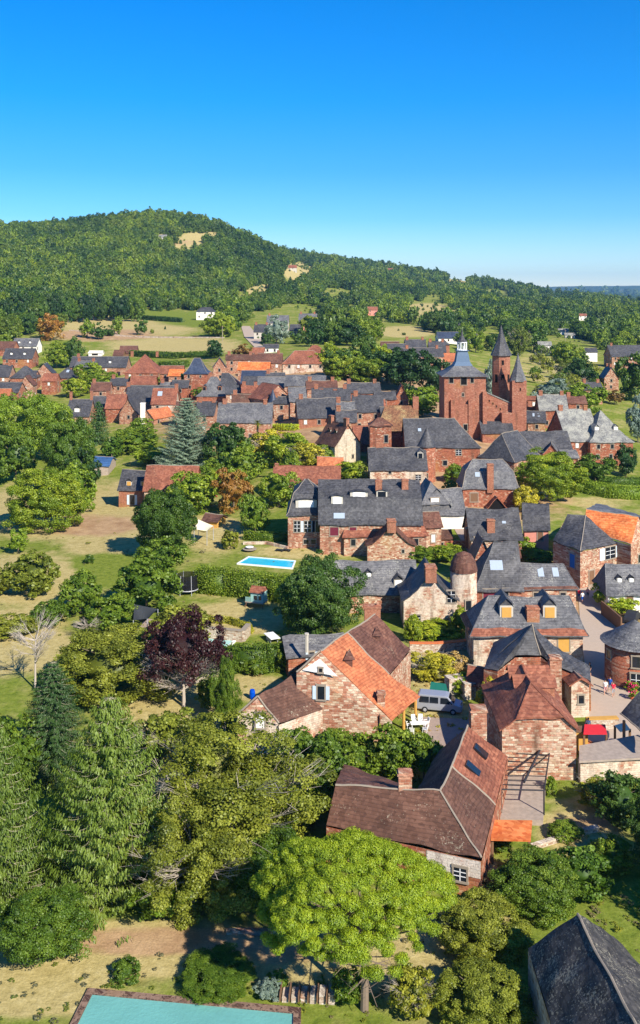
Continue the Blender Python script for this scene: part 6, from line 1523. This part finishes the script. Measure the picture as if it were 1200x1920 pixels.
# flower pots at the corner house
for i, (u, v) in enumerate(((1180, 1296), (1190, 1300), (1186, 1312))):
    o, p, s = thing('flower_pot', ['pink flowering pot nearest the rounded corner house door', 'second flowering pot at the corner house door', 'flowering pot at the edge of the lane corner'][i], 'flower pot', u, v, 0)
    MB().lathe([(.2, 0), (.3, .4), (.3, .42)], 10).build('pot', 'pot_orange', o)
    me = crown_broad('plant', 'leaf_green', 20+i, 10, 14, .12, z0=0, rc=.2, core=False); q = bpy.data.objects.new('plant', me); col.objects.link(q); q.parent = o; q.scale = (1.1, 1.1, .9); q.location.z = .35
    m = MB()
    for k in range(30): a = rng.uniform(0, 6.28); rr_ = rng.uniform(.1, .5); m.box(math.cos(a)*rr_, math.sin(a)*rr_, .6+rng.uniform(0, .5), .1, .1, .08)
    m.build('blossom', 'flower', o)
# people
def person(u, v, label, shirt, legs, rz, stride=.25, arm=.1, hair='hair', h=1.72):
    p, s = gp(u, v); k = h/1.75
    J = {'pel': (0, 0, .95, .15), 'wa': (0, 0, 1.12, .13), 'ch': (0, 0, 1.34, .165), 'nk': (0, .01, 1.5, .06), 'hd': (0, .03, 1.63, .10), 'ht': (0, .02, 1.70, .085)}
    E = [('pel', 'wa'), ('wa', 'ch'), ('ch', 'nk'), ('nk', 'hd'), ('hd', 'ht')]
    for sg, n in ((-1, 'l'), (1, 'r')):
        f = stride*sg
        J['hip'+n] = (.1*sg, 0, .88, .10); J['kn'+n] = (.11*sg, f*.5+.03, .49, .065); J['an'+n] = (.11*sg, f, .09, .045); J['to'+n] = (.12*sg, f+.17, .04, .035)
        J['sh'+n] = (.19*sg, 0, 1.42, .06); J['el'+n] = (.25*sg, -f*.4, 1.14, .045); J['wr'+n] = (.24*sg, -f*.8+.08, .90, .032); J['ha'+n] = (.235*sg, -f*.9+.10, .80, .028)
        E += [('pel', 'hip'+n), ('hip'+n, 'kn'+n), ('kn'+n, 'an'+n), ('an'+n, 'to'+n), ('ch', 'sh'+n), ('sh'+n, 'el'+n), ('el'+n, 'wr'+n), ('wr'+n, 'ha'+n)]
    ks = list(J); me = bpy.data.meshes.new('person'); me.from_pydata([tuple(c*k for c in J[q][:3]) for q in ks], [(ks.index(a), ks.index(b)) for a, b in E], [])
    o = bpy.data.objects.new('person', me); col.objects.link(o); md = o.modifiers.new('skin', 'SKIN')
    for i, q in enumerate(ks): r = J[q][3]*k; me.skin_vertices[0].data[i].radius = (r, r*.8) if q in ('wa', 'ch', 'pel') else (r, r)
    me.skin_vertices[0].data[0].use_root = True; sb = o.modifiers.new('sub', 'SUBSURF'); sb.levels = sb.render_levels = 1
    ev = o.evaluated_get(bpy.context.evaluated_depsgraph_get()); m2 = bpy.data.meshes.new_from_object(ev); o.modifiers.clear(); o.data = m2
    m2.materials.clear()
    for q in ('skin', shirt, legs, 'hair'): m2.materials.append(M[q])
    for f in m2.polygons:
        c = f.center/k; z = c.z
        f.material_index = 1 if (1.0 < z < 1.5 and (abs(c.x) < .2 or z > 1.2)) else 2 if (.5 < z <= 1.0 and abs(c.x) < .2) else 3 if z < .07 else 0
        f.use_smooth = True
    o.location = p; o.rotation_euler = (0, 0, rz); tag(o, label, 'person')
    hm2 = MB(); blob(hm2, (0, -.01*k, 1.675*k), (.112*k, .118*k, .10*k), 2, 2, .1); h_ = hm2.build('hair', hair, o)
    return o
person(1135, 1302, 'person in a white shirt walking down the lane', 'shirt_white', 'shirt_pink', 2.9)
person(1144, 1296, 'person in a blue top walking behind the one in white', 'shirt_blue', 'jeans', 2.6)
person(1150, 1306, 'person in a bright red top on the right of the walking group', 'shirt_red', 'metal_grey', 3.0)
person(1086, 1124, 'person in red standing in the shade by the lane wall', 'shirt_red', 'jeans', 2.8)
person(1092, 1130, 'person with white top and blue shorts beside the one in red', 'shirt_white', 'shirt_blue', 3.3)
person(1102, 1122, 'person in a pale pink top in the shade of the corner house', 'shirt_pink', 'metal_dark', 2.9)
person(1153, 1206, 'person in dark clothes beside the rounded corner house', 'metal_dark', 'shirt_blue', 1.5)
person(1106, 1268, 'person in black standing at the edge of the slate roof in the lane', 'metal_dark', 'metal_dark', 2.0, .05)
person(1103, 1376, 'person in a white top behind the red awning', 'shirt_white', 'jeans', 3.1, .05)
HAZE = 6.5e-5
# ------------------------------------------------------------------ light, sky, camera
w = bpy.data.worlds.new("World"); sc.world = w; w.use_nodes = True; nt = w.node_tree
for n in list(nt.nodes): nt.nodes.remove(n)
N = NT(nt)
SUN_AZ, SUN_EL = 36.0, 35.0            # behind the camera and to the right
sky = N.n('ShaderNodeTexSky', sky_type='NISHITA'); sky.sun_disc = False; sky.sun_elevation = R(SUN_EL); sky.sun_rotation = R(180-SUN_AZ)
sky.air_density = 1.0; sky.dust_density = .0; sky.ozone_density = 4.0; sky.altitude = 800
tc = N.n('ShaderNodeTexCoord'); sx = N.n('ShaderNodeSeparateXYZ'); N.l(tc.outputs['Generated'], sx.inputs[0])
tint = N.ramp(N.math('MULTIPLY', sx.outputs[2], 2.5), [(0, (1.25, 1.2, 1.15)), (.06, (.95, 1.05, 1.08)), (.2, (.40, .80, 1.1)), (.32, (.2, .70, 1.15)), (.50, (.05, .70, 1.2)), (.75, (.0, .68, 1.25)), (1, (.05, .55, 1.1))])
hs = N.mix(1.0, sky.outputs[0], tint, 'MULTIPLY')
bg = N.n('ShaderNodeBackground'); N.l(hs, bg.inputs[0]); bg.inputs[1].default_value = .095
o = N.n('ShaderNodeOutputWorld'); N.l(bg.outputs[0], o.inputs[0])
sd = bpy.data.lights.new('sun', 'SUN'); sd.energy = 5.0; sd.angle = R(.5); sd.color = (1, .93, .82)
so = bpy.data.objects.new('sun', sd); col.objects.link(so)
az, el = R(SUN_AZ), R(SUN_EL)
dirv = Vector((math.sin(az)*math.cos(el), -math.cos(az)*math.cos(el), math.sin(el)))
so.rotation_euler = dirv.to_track_quat('Z', 'Y').to_euler(); so.location = (60, -80, 120)
cd = bpy.data.cameras.new('camera'); cam = bpy.data.objects.new('camera', cd); col.objects.link(cam)
cam.location = (0, 0, HC); cam.rotation_euler = (R(90), 0, 0)
cd.sensor_fit = 'VERTICAL'; cd.sensor_height = 36; cd.sensor_width = 22.5; cd.lens = 36*F/1920
cd.shift_y = -(960-VH)/1920; cd.clip_end = 60000; cd.clip_start = .5
sc.camera = cam
hz = MB().box(0, 6400, -60, 30000, 13600, 420); hz.mi = 0
hm, nt = new_mat('haze'); N = NT(nt); pv = N.n('ShaderNodeVolumePrincipled'); pv.inputs['Color'].default_value = (.32, .62, 1, 1); pv.inputs['Density'].default_value = HAZE; pv.inputs['Anisotropy'].default_value = .2
ou = N.n('ShaderNodeOutputMaterial'); N.l(pv.outputs[0], ou.inputs['Volume']); M['haze'] = hm
ho = hz.build('haze', 'haze'); ho['kind'] = 'stuff'
sc.view_settings.view_transform = 'Standard'; sc.view_settings.look = 'None'; sc.view_settings.exposure = .70; sc.view_settings.gamma = 1
sc.cycles.max_bounces = 5; sc.cycles.diffuse_bounces = 2; sc.cycles.glossy_bounces = 2; sc.cycles.transmission_bounces = 3; sc.cycles.transparent_max_bounces = 4; sc.cycles.volume_bounces = 0
